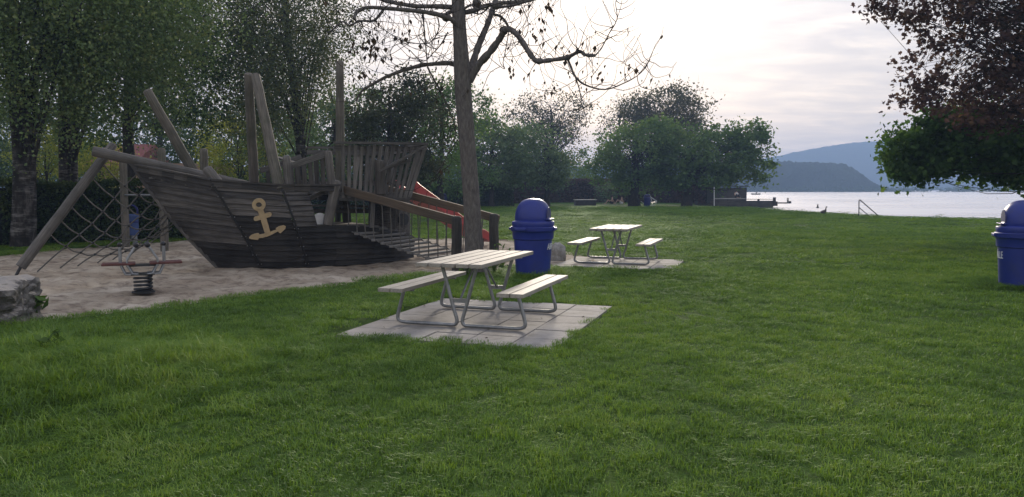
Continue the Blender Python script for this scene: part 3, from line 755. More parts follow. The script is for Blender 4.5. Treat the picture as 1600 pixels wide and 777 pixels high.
# ------------------------------------------------------------------ spring rider
g = G(217, 456); t = thing('spring_rider', 'spring seesaw with red brown seat boards and black ball handles, in the sand', 'spring rider', (g[0], g[1]+.15, -.03), R(26))
pts = [(.125*math.cos(a), .125*math.sin(a), .03 + .25*a/(2*math.pi*4.4)) for a in np.linspace(0, 2*math.pi*4.4, 100)]
MB().tube(pts, .019, 8).build('spring', M['darksteel'], t, smooth=True)
MB().lathe([(.17, 0), (.17, .02), (.10, .03)], n=20).build('spring_plate', M['darksteel'], t)
b = MB(); b.box((0, 0, .295), (.34, .30, .02)); b.box((0, 0, .435), (.46, .20, .03)); b.build('platform', M['darksteel'], t)
for s in (-1, 1):
    MB().beam((s*.10, 0, .465), (s*.57, 0, .465), .30, .035).build('seat', M['redbrown'], t, bevel=.01)
    for y in (-.13, .13):
        b = MB(); b.tube([(s*.14, y, .30), (s*.245, y, .305), (s*.30, y, .43), (s*.30, y, .45)], .016, 8)
        b.tube([(s*.06, y, .30), (s*.145, y, .31), (s*.215, y, .45), (s*.215, y, .53), (s*.085, y, .74)], .017, 8)
        b.build('frame', M['steel'], t, smooth=True)
        MB().ball((s*.08, y, .755), .042, 12, 8).build('grip_ball', M['black'], t, smooth=True)
    MB().tube([(s*.31, 0, .47), (s*.31, 0, .74)], .024, 10).build('grip_post', M['steel'], t)
    MB().ball((s*.31, 0, .76), .040, 12, 8).build('grip_ball', M['black'], t, smooth=True)

# ------------------------------------------------------------------ rocks
m, nt, out = nodes('quarried limestone'); n = N(nt); p = n.pos()
c = n.ramp(n.noise(p, 2.6, 8, .7).outputs[0], [(.32, (.05, .047, .044)), (.5, (.15, .14, .13)), (.68, (.33, .31, .285))])
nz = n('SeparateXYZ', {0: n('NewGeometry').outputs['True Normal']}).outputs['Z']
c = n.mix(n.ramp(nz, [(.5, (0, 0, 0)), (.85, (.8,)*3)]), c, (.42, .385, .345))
c = n.mix(n.ramp(n.noise(p, 5, 4, .6).outputs[0], [(.6, (0, 0, 0)), (.72, (.8,)*3)]), c, (.04, .05, .022))
n.bsdf(out, c, .95, n.bump(n.noise(p, 14, 8, .72).outputs[0], .9, .05), spec=.15); M['rock'] = m
def rock(name, label, c, sz, seed, power=3.0, sub=5):
    bm = bmesh.new(); bmesh.ops.create_icosphere(bm, subdivisions=sub, radius=1)
    from mathutils import noise as mn
    for v in bm.verts:
        q = v.co.normalized(); k = (abs(q.x)**power + abs(q.y)**power + abs(q.z)**power)**(-1/power); q = q*k
        d_ = mn.fractal(q*1.4 + Vector((seed, 0, 0)), 1.0, 2.0, 5)*.13 + abs(mn.noise(q*3.1 + Vector((0, seed, 0))))*.10 - mn.hetero_terrain(q*4 + Vector((seed, seed, 0)), .8, 2, 4, .3)*.02
        q = q*(1 + d_); v.co = (q.x*sz[0], q.y*sz[1], q.z*sz[2])
    me = bpy.data.meshes.new(name); bm.to_mesh(me); bm.free()
    o = link(name, me, M['rock']); o.location = c; o.rotation_euler = (R(3), R(-2), R(seed*20 % 60)); return tag(o, label, 'rock')
rock('boulder', 'big rough grey boulder with a pale flat top at the left photo edge', (-6.52, 9.12, .17), (.66, .46, .32), 3.3, 7.0)
rock('boulder', 'small pale grey stone beside the blue bin at the sand edge', (*G(871, 405)[:2], .10), (.17, .17, .26), 7.7, 2.6, 4).data.materials[0] = plain('pale stone', (.30, .29, .27), .9, .3, 7, bump=.5)

# ------------------------------------------------------------------ far lawn and shore
t = thing('planter_block', 'low dark concrete block with a pale top on the lawn under the trees', 'concrete block', G(914, 321), R(2))
MB().box((0, 0, .24), (1.95, 1.6, .5)).build('block', M['concrete'], t, bevel=.03); MB().box((0, 0, .525), (2.1, 1.75, .07)).build('top_slab', M['concrete_top'], t, bevel=.015)

def person(label, loc, rz, J, edges, rads, mat, group=None, extra=None, root=0):
    t = thing('person', label, 'person', loc, rz, group)
    me = bpy.data.meshes.new('body'); me.from_pydata(J, edges, []); me.update()
    o = link('body', me, M[mat], t)
    sk = o.modifiers.new('skin', 'SKIN'); sk.use_smooth_shade = True
    for i, r_ in enumerate(rads): me.skin_vertices[0].data[i].radius = (r_, r_)
    me.skin_vertices[0].data[root].use_root = True
    o.modifiers.new('sub', 'SUBSURF').levels = 1; o.modifiers['sub'].render_levels = 2
    return t, o
def head_parts(t, body, c, hairlen=.0):
    c = Vector(c)
    MB().ball(c + Vector((0, .012, .035)), .115, 12, 8, 1.0).build('hair', M['hair'], t, smooth=True)
    MB().ball(c + Vector((0, -.115, -.01)), .018, 6, 4).build('nose', M['skin'], body)
# seated sunbathers, knees drawn up, facing left
def seated(label, px, mat_short):
    g = G(px, 319.2)
    J = [(0, 0, .13), (.02, 0, .36), (.05, 0, .56), (.04, 0, .65), (.02, 0, .73), (.0, 0, .85),
         (-.02, .10, .12), (-.38, .11, .46), (-.62, .11, .07), (-.80, .11, .06), (-.02, -.10, .12), (-.40, -.11, .44), (-.66, -.11, .07), (-.84, -.11, .06),
         (.04, .19, .54), (.22, .24, .32), (.30, .24, .06), (.36, .26, .03), (.04, -.19, .54), (-.12, -.24, .36), (-.36, -.18, .42), (-.44, -.16, .44)]
    E = [(0, 1), (1, 2), (2, 3), (3, 4), (4, 5), (0, 6), (6, 7), (7, 8), (8, 9), (0, 10), (10, 11), (11, 12), (12, 13), (2, 14), (14, 15), (15, 16), (16, 17), (2, 18), (18, 19), (19, 20), (20, 21)]
    rad = [.13, .12, .14, .06, .07, .08, .09, .062, .045, .035, .09, .062, .045, .035, .055, .042, .032, .03, .055, .042, .032, .03]
    t, o = person(label, g, 0, J, E, rad, 'skin', 'people sitting by the far hedge')
    head_parts(t, o, (0, 0, .80))
    MB().lathe([(.14, .04), (.165, .1), (.16, .2), (.14, .24)], n=14).build('shorts', M[mat_short], t, smooth=True)
    for s in (-1, 1): MB().tube([(-.02, .10*s, .125), (-.2, .105*s, .30)], [.11, .085], 10).build('shorts_leg', M[mat_short], t)
    return g
g1 = seated('person in dark shorts sitting on a towel by the hedge, left of two', 956, 'cloth_dark')
g2 = seated('person in pale shorts sitting on a towel by the hedge, nearer the big tree', 971, 'cloth_pale')
for gq, lb in ((g1, 'pale towel under the left seated person by the hedge'), (g2, 'pale towel under the right seated person by the hedge')):
    b = MB(); 
    for k in range(6): b.box((gq[0]-.9 + k*.2, gq[1], .03 + .012*(k % 2)), (.205, .6, .02))
    tag(b.build('towel', M['towel']), lb, 'towel', 'towels on the far lawn')
# white folding chair
g = G(1018, 322.5); t = thing('folding_chair', 'white folding deck chair beside the navy bin under the tree', 'chair', g, R(0))
for y in (-.28, .28):
    b = MB(); b.tube([(-.25, y, 1.12), (-.05, y, .55), (.12, y, .05)], .022, 8); b.tube([(-.16, y, .88), (.42, y, .50)], .022, 8); b.tube([(.44, y, .52), (.28, y, .05), (-.6, y, .03)], .022, 8); b.build('side_frame', M['whitepaint'], t)
MB().beam((-.23, 0, 1.08), (-.06, 0, .50), .52, .02).build('backrest', M['cloth_dark'], t); MB().beam((-.05, 0, .36), (.42, 0, .40), .52, .02).build('seat', M['whitepaint'], t)
MB().beam((-.95, .1, .45), (-.5, .1, .08), .5, .025).build('footrest', M['whitepaint'], t)
# jetty
yj = 84.0
def J_(px, py): return P(px, py, yj)
t = thing('jetty', 'dark timber jetty with a solid side, reaching out into the lake', 'jetty', (J_(1160, 312)[0], yj, -.45)); origin(t.location)
x0, x1 = J_(1085, 312)[0], J_(1208, 312)[0]
b = MB()
for k in range(22): xa = x0 + (x1-x0)*k/22; b.box((xa + (x1-x0)/44, yj+1.2, .445), ((x1-x0)/22-.02, 2.6, .05))
b.build('deck', M['greywood'], t)
b = MB()
for k in range(4): b.beam((x0, yj-.1, -.40 + k*.2), (x1, yj-.1, -.40 + k*.2), .06, .199, up=(0, 0, 1))
b.build('side_boards', M['darkwood'], t)
for k in range(5): MB().tube([(x0 + (x1-x0)*(k+.5)/5, yj+2.3, -1.2), (x0 + (x1-x0)*(k+.5)/5, yj+2.3, .42)], .12, 10).build('pile', M['darkwood'], t)
MB().tube([J_(1210, 322), J_(1210, 308.5)], .16, 10).build('post', M['darkwood'], t); MB().tube([J_(1213, 322), J_(1213, 315)], .14, 10).build('post', M['darkwood'], t)
MB().tube([J_(1214, 317.3), J_(1234, 317.3)], .07, 8).build('boom', M['darksteel'], t)
MB().tube([J_(1231, 318), J_(1231, 309.5)], .10, 10).build('post', M['steel'], t); MB().tube([J_(1234.3, 318), J_(1234.3, 314.5)], .14, 10).build('post', M['darkwood'], t)
MB().box((J_(1155, 312)[0]-1.0, yj+.5, .51), (3.4, 1.0, .08)).build('platform', M['concrete_top'], t, bevel=.02)
origin()
q = J_(1153, 312.0)
J = [(0, 0, .12), (0, .02, .36), (0, .05, .56), (0, .04, .65), (0, .02, .73), (0, 0, .85), (.10, -.02, .12), (.14, -.36, .42), (.13, -.55, .07), (.13, -.70, .05), (-.10, -.02, .12), (-.14, -.36, .40), (-.13, -.58, .07), (-.13, -.73, .05),
     (.19, .04, .54), (.26, -.10, .34), (.16, -.32, .40), (.10, -.38, .42), (-.19, .04, .54), (-.26, -.10, .34), (-.16, -.32, .40), (-.10, -.38, .42)]
E = [(0, 1), (1, 2), (2, 3), (3, 4), (4, 5), (0, 6), (6, 7), (7, 8), (8, 9), (0, 10), (10, 11), (11, 12), (12, 13), (2, 14), (14, 15), (15, 16), (16, 17), (2, 18), (18, 19), (19, 20), (20, 21)]
rad = [.13, .12, .14, .06, .07, .08, .09, .062, .045, .035, .09, .062, .045, .035, .055, .042, .032, .03, .055, .042, .032, .03]
t, o = person('person in a pale top and dark trousers sitting on the jetty', (q[0], yj+.55, .55), R(10), J, E, rad, 'skin')
head_parts(t, o, (0, 0, .80))
MB().lathe([(.15, .10), (.15, .3), (.175, .5), (.11, .62)], n=16).build('top', M['cloth_pale'], t, smooth=True)
for s in (-1, 1): MB().tube([(.10*s, -.02, .13), (.14*s, -.36, .42), (.13*s, -.55, .09)], [.11, .085, .065], 10).build('trouser_leg', M['cloth_dark'], t)
t = thing('white_pole', 'thin white pole standing at the landward end of the jetty', 'pole', G(1116, 320)); origin(t.location)
yq = t.location[1]; MB().tube([(t.location[0], yq, -.1), P(1116, 284, yq)], .05, 8).build('shaft', M['whitepaint'], t); MB().ball(P(1116, 284, yq), .08, 8, 6).build('finial', M['whitepaint'], t); origin()
# boathouse behind the jetty, mostly under the trees
t = thing('boathouse', 'dark timber boathouse wall behind the jetty under the trees', 'boathouse', P(1128, 305, 92)); ob = t.location
MB().box((-.3, 0, -.2), (5.6, 3, 2.2)).build('wall', M['darkwood'], t); MB().beam((-3.2, 0, 1.05), (2.62, 0, 1.05), 3.6, .14).build('roof', M['darksteel'], t)
# handrail into the lake
g = G(1342, 337); yh = 44.6
t = thing('handrail', 'dark slanting tube handrail at the bathing steps on the shore', 'handrail', P(1342, 338, yh)); origin(t.location)
MB().tube(spline([P(1341.5, 341, yh), P(1342, 330, yh), P(1342.3, 314.5, yh), P(1343.5, 313, yh), P(1345, 313.6, yh), P(1358, 325, yh), P(1372, 337, yh), P(1374, 339, yh)], 4), .03, 8).build('rail', M['darksteel'], t, smooth=True)
MB().tube([P(1342, 324.3, yh), P(1358.5, 338, yh)], .025, 8).build('lower_rail', M['darksteel'], t); MB().box(P(1370.5, 339, yh), (.35, .3, .16)).build('foot_block', M['concrete'], t, bevel=.03); origin()
# bird on the bank
g = G(1287, 336); t = thing('bird', 'grey brown goose like bird standing on the grass bank at the lake edge', 'bird', (*g[:2], 0), R(20))
me = bpy.data.meshes.new('body'); me.from_pydata([(0, 0, .20), (-.14, 0, .17), (-.24, 0, .13), (.12, 0, .24), (.15, 0, .36), (.16, 0, .46), (.20, 0, .50), (.27, 0, .485)], [(0, 1), (1, 2), (0, 3), (3, 4), (4, 5), (5, 6), (6, 7)], []); me.update()
o = link('body', me, M['feather'], t); o.modifiers.new('skin', 'SKIN').use_smooth_shade = True
for i, r_ in enumerate([.105, .09, .03, .08, .035, .032, .042, .014]): me.skin_vertices[0].data[i].radius = (r_, r_)
me.skin_vertices[0].data[0].use_root = True; o.modifiers.new('sub', 'SUBSURF').render_levels = 2
for s in (-1, 1): MB().tube([(.02, .04*s, .14), (.03, .04*s, .01), (.09, .05*s, .005)], .011, 6).build('leg', M['darksteel'], t)
# buoys, rowing boat
def buoy(label, px, py, r_):
    q = G(px, py, -.45); t = thing('buoy', label, 'buoy', q, 0, 'dark swimming buoys on the lake')
    MB().lathe([(r_*.6, -.2), (r_, 0), (r_*1.02, r_*.5), (r_*.6, r_*1.1), (r_*.45, r_*1.2), (r_*.55, r_*1.7), (r_*.3, r_*2.3), (.02, r_*2.45)], n=18).build('float', M['black'], t, smooth=True)
    MB().tube(spline([(-.08, 0, r_*2.3), (-.06, 0, r_*2.75), (.06, 0, r_*2.75), (.08, 0, r_*2.3)], 4), .02, 6).build('ring', M['darksteel'], t)
buoy('dark buoy floating left of the shore handrail', 1277.5, 325, .14); buoy('dark buoy just visible above the right blue bin', 1580.5, 327, .2)
q = G(1181, 304.5, -.45); t = thing('rowing_boat', 'tiny dark rowing boat far out on the lake beyond the jetty', 'boat', q, R(5))
V, Fc = [], []
for i, x in enumerate(np.linspace(-1.6, 1.6, 9)):
    w_ = .55*max(.03, 1-(abs(x)/1.62)**2.4); zt = .38 + .12*(x/1.6)**2; V += [(x, -w_, zt), (x, -w_*.6, -.05), (x, w_*.6, -.05), (x, w_, zt), (x, w_*.9, zt-.02), (x, w_*.5, .05), (x, -w_*.5, .05), (x, -w_*.9, zt-.02)]
for i in range(8): Fc += [(i*8+k, i*8+(k+1) % 8, i*8+8+(k+1) % 8, i*8+8+k) for k in range(8)]
MB().add(V, Fc).build('hull', M['darkwood'], t); MB().box((.3, 0, .3), (.25, .8, .04)).build('thwart', M['greywood'], t); MB().tube([(-.3, 0, .35), (-.5, -1.4, .05)], .03, 6).build('oar', M['greywood'], t)
t = thing('person', 'tiny dark figure seated in the far rowing boat', 'person', (q[0]+.3, q[1], q[2]+.3), R(5))
me = bpy.data.meshes.new('body'); me.from_pydata([(0, 0, .1), (.02, 0, .4), (0, 0, .6), (0, 0, .72), (0, 0, .84), (-.35, .1, .2), (-.55, .1, -.1), (-.35, -.1, .2), (-.55, -.1, -.1), (0, .2, .52), (-.3, .25, .3), (0, -.2, .52), (-.3, -.25, .3)], [(0, 1), (1, 2), (2, 3), (3, 4), (0, 5), (5, 6), (0, 7), (7, 8), (2, 9), (9, 10), (2, 11), (11, 12)], []); me.update()
o = link('body', me, M['cloth_dark'], t); o.modifiers.new('skin', 'SKIN')
for i, r_ in enumerate([.15, .15, .15, .06, .1, .08, .05, .08, .05, .06, .04, .06, .04]): me.skin_vertices[0].data[i].radius = (r_, r_)
me.skin_vertices[0].data[0].use_root = True; o.modifiers.new('sub', 'SUBSURF')
# house, van and banded pole behind the hedge
yh = 52.0
t = thing('house', 'tan rendered house with a red tiled roof behind the hedge, half hidden by birches', 'house', (P(240, 300, yh)[0], yh+3, 0))
MB().box((0, 0, 1.65), (7.0, 6, 3.3)).build('wall', M['stucco'], t)
b = MB(); b.prism([(-3.5, 3.05), (3.5, 3.05), (0, 4.75)], (-4.6, 0, 0), (0, 1, 0), (0, 0, 1), (1, 0, 0), 0, 3.4); b.build('roof', M['rooftile'], t)
for x in (-1.8, .9, 2.4):
    f = MB().box((x, -3.02, 2.1), (1.0, .06, 1.3)).build('window', M['whitepaint'], t); MB().box((x, -3.055, 2.1), (.84, .03, 1.14)).build('pane', M['glass'], f)
yv = 60.0
t = thing('parked_van', 'white parked van seen between the ship railings beyond the hedge', 'van', (P(476, 300, yv)[0], yv, 0), R(8))
ol = [(-2.3, .35), (2.1, .35), (2.15, .8), (2.0, 1.15), (1.45, 1.35), (.95, 2.0), (.7, 2.4), (-2.0, 2.5), (-2.28, 2.3)]
MB().prism(ol, (0, 0, 0), (1, 0, 0), (0, 0, 1), (0, 1, 0), -.9, .9).build('body', M['whitepaint'], t, bevel=.08)
MB().prism([(1.32, 1.38), (.9, 1.92), (.3, 1.92), (.3, 1.35)], (0, 0, 0), (1, 0, 0), (0, 0, 1), (0, 1, 0), -.915, -.89).build('side_window', M['glass'], t)
MB().prism([(1.52, 1.40), (1.47, 1.37), (.98, 2.0), (1.02, 2.02)], (0, 0, 0), (1, 0, 0), (0, 0, 1), (0, 1, 0), -.78, .78).build('windscreen', M['glass'], t)
for x in (-1.5, 1.4):
    for y in (-.8, .8):
        wq = MB().tube([(x, y-.1, .33), (x, y+.1, .33)], .33, 20).build('wheel', M['black'], t); MB().tube([(x, y-.115, .33), (x, y+.115, .33)], .19, 14).build('rim', M['steel'], wq)
yp = 56.0
t = thing('banded_pole', 'thin pale pole with dark bands rising behind the ship\'s stepped railing', 'pole', (P(502, 300, yp)[0], yp, 0)); origin(t.location)
b = MB(); q0 = P(503.5, 310, yp); q0[2] = 0; q1 = P(501.5, 166, yp); b.tube([q0, q1], .075, 10); pole = b.build('shaft', M['whitepaint'], t)
for f in (.50, .54, .58, .62, .66, .70): MB().tube([q0 + (q1-q0)*f, q0 + (q1-q0)*(f+.018)], .082, 10).build('band', M['black'], pole)
MB().ball(q1 + np.array([.06, 0, .05]), .09, 8, 6).build('lamp_head', M['whitepaint'], t); origin()
# ------------------------------------------------------------------ vegetation
def bark(name, c1, c2, c3, stretch=(7, 7, 1.6), birch=False):
    m, nt, out = nodes(name); n = N(nt); p = n.pos()
    a = n.noise(n.mapping(p, stretch), 1.6, 6, .68, .3).outputs[0]
    c = n.ramp(a, [(.3, c1), (.52, c2), (.72, c3)])
    if birch:
        bn = n.noise(n.mapping(p, (1.2, 1.2, 9)), 1.3, 5, .7).outputs[0]
        c = n.mix(n.ramp(bn, [(.5, (0, 0, 0)), (.62, (.8,)*3)]), c, (.2, .19, .18))
        c = n.mix(n.ramp(n.noise(p, 2.2, 4, .6).outputs[0], [(.45, (0, 0, 0)), (.6, (.9,)*3)]), c, (.02, .018, .016))
    n.bsdf(out, c, .95, n.bump(a, .9, .03), spec=.1); M[name] = m
bark('grey_bark', (.078, .07, .064), (.135, .122, .112), (.20, .182, .168), (16, 16, 5))
bark('dark_bark', (.018, .016, .014), (.04, .035, .03), (.07, .062, .053))
bark('birch_bark', (.018, .016, .015), (.055, .05, .046), (.15, .14, .13), birch=True)
M['birch_leaf'] = leaf('birch_leaf', (0.077, 0.129, 0.050), (0.165, 0.231, 0.090), .4, 1.8, (0.350, 0.350, 0.126))
M['birch_leaf_dry'] = leaf('birch_leaf_dry', (0.062, 0.086, 0.044), (0.125, 0.152, 0.074), .4, 1.8, (0.240, 0.210, 0.095))
M['dark_leaf'] = leaf('dark_leaf', (0.027, 0.054, 0.022), (0.062, 0.103, 0.036), .3, .6)
M['yew_leaf'] = leaf('yew_leaf', (0.032, 0.044, 0.024), (0.070, 0.083, 0.039), .25, .8, (0.109, 0.090, 0.070))
M['mid_leaf'] = leaf('mid_leaf', (0.050, 0.106, 0.035), (0.127, 0.208, 0.061), .4, .25, (0.190, 0.253, 0.077))
M['willow_leaf'] = leaf('willow_leaf', (0.062, 0.108, 0.053), (0.132, 0.196, 0.086), .4, .3, (0.203, 0.251, 0.119))
M['yellow_leaf'] = leaf('yellow_leaf', (0.110, 0.165, 0.034), (0.260, 0.290, 0.060), .45, .9, (0.460, 0.380, 0.090))
M['airy_leaf'] = leaf('airy_leaf', (0.055, 0.064, 0.040), (0.111, 0.111, 0.055), .4, .25, (0.174, 0.143, 0.079))
M['plane_leaf'] = leaf('plane_leaf', (0.026, 0.065, 0.018), (0.075, 0.147, 0.033), .45, .9, (0.161, 0.235, 0.057))
M['purple_leaf'] = leaf('purple_leaf', (0.037, 0.024, 0.028), (0.095, 0.055, 0.055), .4, 1.8, (0.148, 0.095, 0.053))
M['hedge_leaf'] = leaf('hedge_leaf', (0.018, 0.036, 0.014), (0.050, 0.082, 0.025), .3, 1.2, (0.108, 0.126, 0.036))
M['red_leaf'] = leaf('red_leaf', (0.045, 0.033, 0.027), (0.105, 0.057, 0.045), .3, .5, (0.090, 0.105, 0.045))
M['brown_leaf'] = leaf('brown_leaf', (0.020, 0.014, 0.010), (0.060, 0.042, 0.026), .3, 1.0)
M['weed_leaf'] = leaf('weed_leaf', (0.045, 0.090, 0.020), (0.100, 0.170, 0.035), .4, 3)

def leaf_verts(C, size, rg, droop=.3, aspect=.62, jitter=.35):
    n_ = len(C); sz = (size*(1 + jitter*rg.standard_normal(n_).clip(-1.5, 1.5)))[:, None]
    a = rg.standard_normal((n_, 3)); a[:, 2] = a[:, 2]*.7 - droop*1.2; a /= np.linalg.norm(a, axis=1)[:, None]
    b = rg.standard_normal((n_, 3)); b -= a*(a*b).sum(1)[:, None]; b /= np.linalg.norm(b, axis=1)[:, None] + 1e-9
    c = np.cross(a, b)
    base = C - a*sz*.5; tip = C + a*sz*.5; mid = C - a*sz*.06
    V = np.stack([base, mid + b*sz*aspect*.5 + c*sz*.10, tip, mid - b*sz*aspect*.5 + c*sz*.10], 1)
    return V.reshape(-1, 3)
def leaf_mesh(name, C, size, rg, mat, parent, **k):
    V = leaf_verts(np.asarray(C), size, rg, **k) - np.array(ORG)
    q = np.arange(len(V), dtype=np.int32).reshape(-1, 4)
    return link(name, np_mesh(name, V, [q]), M[mat], parent)
def lobed_leaf_mesh(name, C, size, rg, mat, parent, droop=.3):  # big five-pointed leaves for the near crowns
    n_ = len(C); sz = size*(1 + .3*rg.standard_normal(n_).clip(-1.5, 1.5))
    a = rg.standard_normal((n_, 3)); a[:, 2] = a[:, 2]*.6 - droop; a /= np.linalg.norm(a, axis=1)[:, None]
    b = rg.standard_normal((n_, 3)); b -= a*(a*b).sum(1)[:, None]; b /= np.linalg.norm(b, axis=1)[:, None]; c = np.cross(a, b)
    shp = [(-.5, 0, 0), (-.30, .34, .06), (-.08, .24, .03), (.10, .50, .09), (.18, .18, .02), (.55, 0, -.06), (.18, -.18, .02), (.10, -.50, .09), (-.08, -.24, .03), (-.30, -.34, .06)]
    V = np.stack([C + (a*u + b*v + c*w_)*sz[:, None] for u, v, w_ in shp], 1).reshape(-1, 3) - np.array(ORG)
    i0 = np.arange(n_)[:, None]*10
    T = np.concatenate([i0 + np.array(t)[None] for t in ((0, 1, 2), (2, 3, 4), (4, 5, 6), (6, 7, 8), (8, 9, 0))]); Q = np.concatenate([i0 + np.array([[0, 2, 4, 6]]), ]); Q2 = i0 + np.array([[0, 6, 8]])
    return link(name, np_mesh(name, V, [T.astype(np.int32), Q.astype(np.int32), Q2.astype(np.int32)]), M[mat], parent)
def clumps(blobs, rg):                   # blobs: (centre, radii, number of clumps)
    out = []
    for c, r_, k in blobs:
        d = rg.standard_normal((k, 3)); d /= np.linalg.norm(d, axis=1)[:, None]
        rad = rg.uniform(.35, 1.0, k)**.55
        out.append(np.array(c) + d*np.array(r_)*rad[:, None])
    return np.concatenate(out)
def crown(blobs, rg, per, cr, flat=.75):
    K = clumps(blobs, rg); pts = []
    for c in K:
        m_ = max(3, int(per*rg.uniform(.45, 1.5))); s_ = cr*rg.uniform(.55, 1.3); pts.append(c + rg.standard_normal((m_, 3))*np.array([s_, s_, s_*flat]))
    return K, np.concatenate(pts)
def branches(mb, trunk_top, base, K, rg, share, r0, n=4):
    base = np.array(base); top = np.array(trunk_top)
    for c in K[rg.random(len(K)) < share]:
        f = rg.uniform(.35, 1.0); st = base + (top-base)*f; mid = (st + c)/2 + rg.normal(0, .12, 3)*np.linalg.norm(c-st) + np.array([0, 0, .08*np.linalg.norm(c-st)])
        q = spline([st, mid, c], 4); r_ = r0*(1.05-f*.5); mb.tube(q, np.linspace(r_, r_*.12, len(q)), n, cap=False)
def tree(name, label, cat, base, top, rt, blobs, per, cr, lsize, lmat, bmat, seed, share=.35, br=.06, group=None, lobed=False, droop=.3, lean=None, twigs=0, aspect=.62, km=1.0):
    rg = np.random.default_rng(seed); base = np.array(base, float); t = thing(name, label, cat, base, 0, group); origin(base)
    K, pts = crown([(c_, r_, max(2, int(k_*km))) for c_, r_, k_ in blobs], rg, per/km**.9, cr)
    mb = MB(); m_ = 9
    tp = [base + (np.array(top)-base)*f + rg.normal(0, rt*.25, 3)*(f > 0) for f in np.linspace(0, 1, m_)]
    tp = [base - np.array([0, 0, .2])] + tp; rr = [rt*1.55] + [rt*(1.35 if i == 0 else 1)*(1 - .72*(i/(m_-1))) for i in range(m_)]
    mb.tube(spline(tp, 3), np.interp(np.linspace(0, 1, 3*(len(tp)-1)+1), np.linspace(0, 1, len(rr)), rr), 12)
    branches(mb, top, base, K, rg, share, br)
    if twigs:                            # fine bare shoots standing out of the crown
        for i in rg.choice(len(K), min(twigs, len(K)), replace=False):
            c = K[i]; d = rg.normal(0, .5, 3) + np.array([0, 0, .7]); q = [c, c + d*cr*1.2 + rg.normal(0, .1, 3), c + d*cr*2.4]; mb.tube(spline(q, 2), [.02, .016, .012, .008, .004], 3, cap=False)
    tr = mb.build('trunk', M[bmat], t, smooth=True)
    if lobed: lobed_leaf_mesh('crown', pts, lsize, rg, lmat, t, droop)
    else: leaf_mesh('crown', pts, lsize, rg, lmat, t, droop=droop, aspect=aspect)
    origin(); return t
def E_(px, py, Y, rx, ry_px, k, ryd=None):   # blob from photo size: rx,ry_px in photo pixels
    s = Y/F; return (P(px, py, Y), (rx*s, (ryd if ryd else max(rx, ry_px)*s), ry_px*s), k)

# left birches, hanging foliage in strands
def strand_tree(name, label, base, tp, rt, tops, nstr, lsize, mat, seed, group, length, bmat='birch_bark', per=17, spread=.2):
    rg = np.random.default_rng(seed); base = np.array(base, float); t = thing(name, label, 'tree', base, 0, group); origin(base)
    mb = MB(); q = spline([base - np.array([0, 0, .2]), base] + [np.array(x, float) for x in tp], 5)
    rr = rt*(1 - .6*np.linspace(0, 1, len(q))); rr[:6] *= np.linspace(1.45, 1.0, 6); mb.tube(q, rr, 14, rough=.05)
    C = []
    tot = sum(k for _, _, k in tops)
    for c, r_, k in tops:
        m_ = int(nstr*k/tot); d = rg.standard_normal((m_, 3)); d /= np.linalg.norm(d, axis=1)[:, None]
        st = np.array(c) + d*np.array(r_)*(rg.uniform(.1, 1, m_)**.5)[:, None]
        nb = max(2, m_//16); st = st[rg.integers(0, nb, m_)] + rg.standard_normal((m_, 3))*np.array([.27, .27, .42])
        for s_ in st:
            ln = length*rg.uniform(.35, 1.25); n_ = int(per*ln/length*rg.uniform(.7, 1.3)) + 2
            f = rg.random(n_); sway = rg.normal(0, .12, 2)
            pp = np.stack([s_[0] + sway[0]*f*ln + rg.normal(0, spread, n_), s_[1] + sway[1]*f*ln + rg.normal(0, spread, n_), s_[2] - f*ln], 1); C.append(pp)
        sel = st[rg.random(m_) < .018]
        for s_ in sel:
            f = rg.uniform(.3, 1); b0 = np.array(q[int(f*(len(q)-1))]); mid = (b0 + s_)/2 + np.array([0, 0, .25*np.linalg.norm(s_-b0)*rg.uniform(.2, 1)]); br = spline([b0, mid, s_], 4)
            mb.tube(br, np.linspace(rt*.16, .008, len(br)), 4, cap=False)
    mb.build('trunk', M[bmat], t, smooth=True)
    leaf_mesh('crown', np.concatenate(C), lsize, rg, mat, t, droop=.5, aspect=.72); origin(); return t
GB = 'birches beside the playground'
y1 = G(32, 386)[1]; b1 = G(36, 386)
strand_tree('birch_tree', 'thick rugged birch trunk at the left photo edge with hanging green leaves', b1, [P(38, 250, y1), P(22, 100, y1), P(8, -60, y1), P(0, -200, y1)], .36,
  [E_(30, 40, y1-1.5, 130, 90, 6), E_(-60, 60, y1, 150, 150, 4), E_(120, -60, y1-1, 150, 90, 5), E_(60, -180, y1, 190, 110, 3)], 3000, .078, 'birch_leaf', 101, GB, 1.5)
y2 = G(105, 378)[1]; b2 = G(108, 378)
strand_tree('birch_tree', 'dark birch trunk just left of the slanted log with drooping leaves', b2, [P(107, 260, y2), P(104, 140, y2), P(112, 0, y2), P(118, -200, y2)], .34,
  [E_(160, 60, y2-2, 90, 80, 6), E_(210, 20, y2-1, 120, 100, 6), E_(120, -60, y2, 170, 100, 5), E_(250, -60, y2, 120, 120, 4)], 3000, .078, 'birch_leaf', 102, GB, 1.7)
y3 = 33.0; b3 = np.array([*P(470, 300, y3)[:2], 0])
strand_tree('birch_tree', 'weeping birch with thin olive foliage hanging behind the two leaning masts', b3, [P(470, 230, y3), P(455, 100, y3), P(440, -40, y3), P(430, -220, y3)], .26,
  [E_(400, 60, y3-2, 110, 90, 6), E_(450, 10, y3-1, 110, 90, 6), E_(350, 0, y3-1, 90, 100, 4), E_(430, 130, y3-1, 70, 50, 3), E_(510, 0, y3, 62, 90, 3.6), E_(400, -130, y3, 170, 90, 3)], 4200, .088, 'birch_leaf_dry', 103, GB, 2.2, per=15)
y4 = 29.0; b4 = np.array([*P(205, 300, y4)[:2], 0])
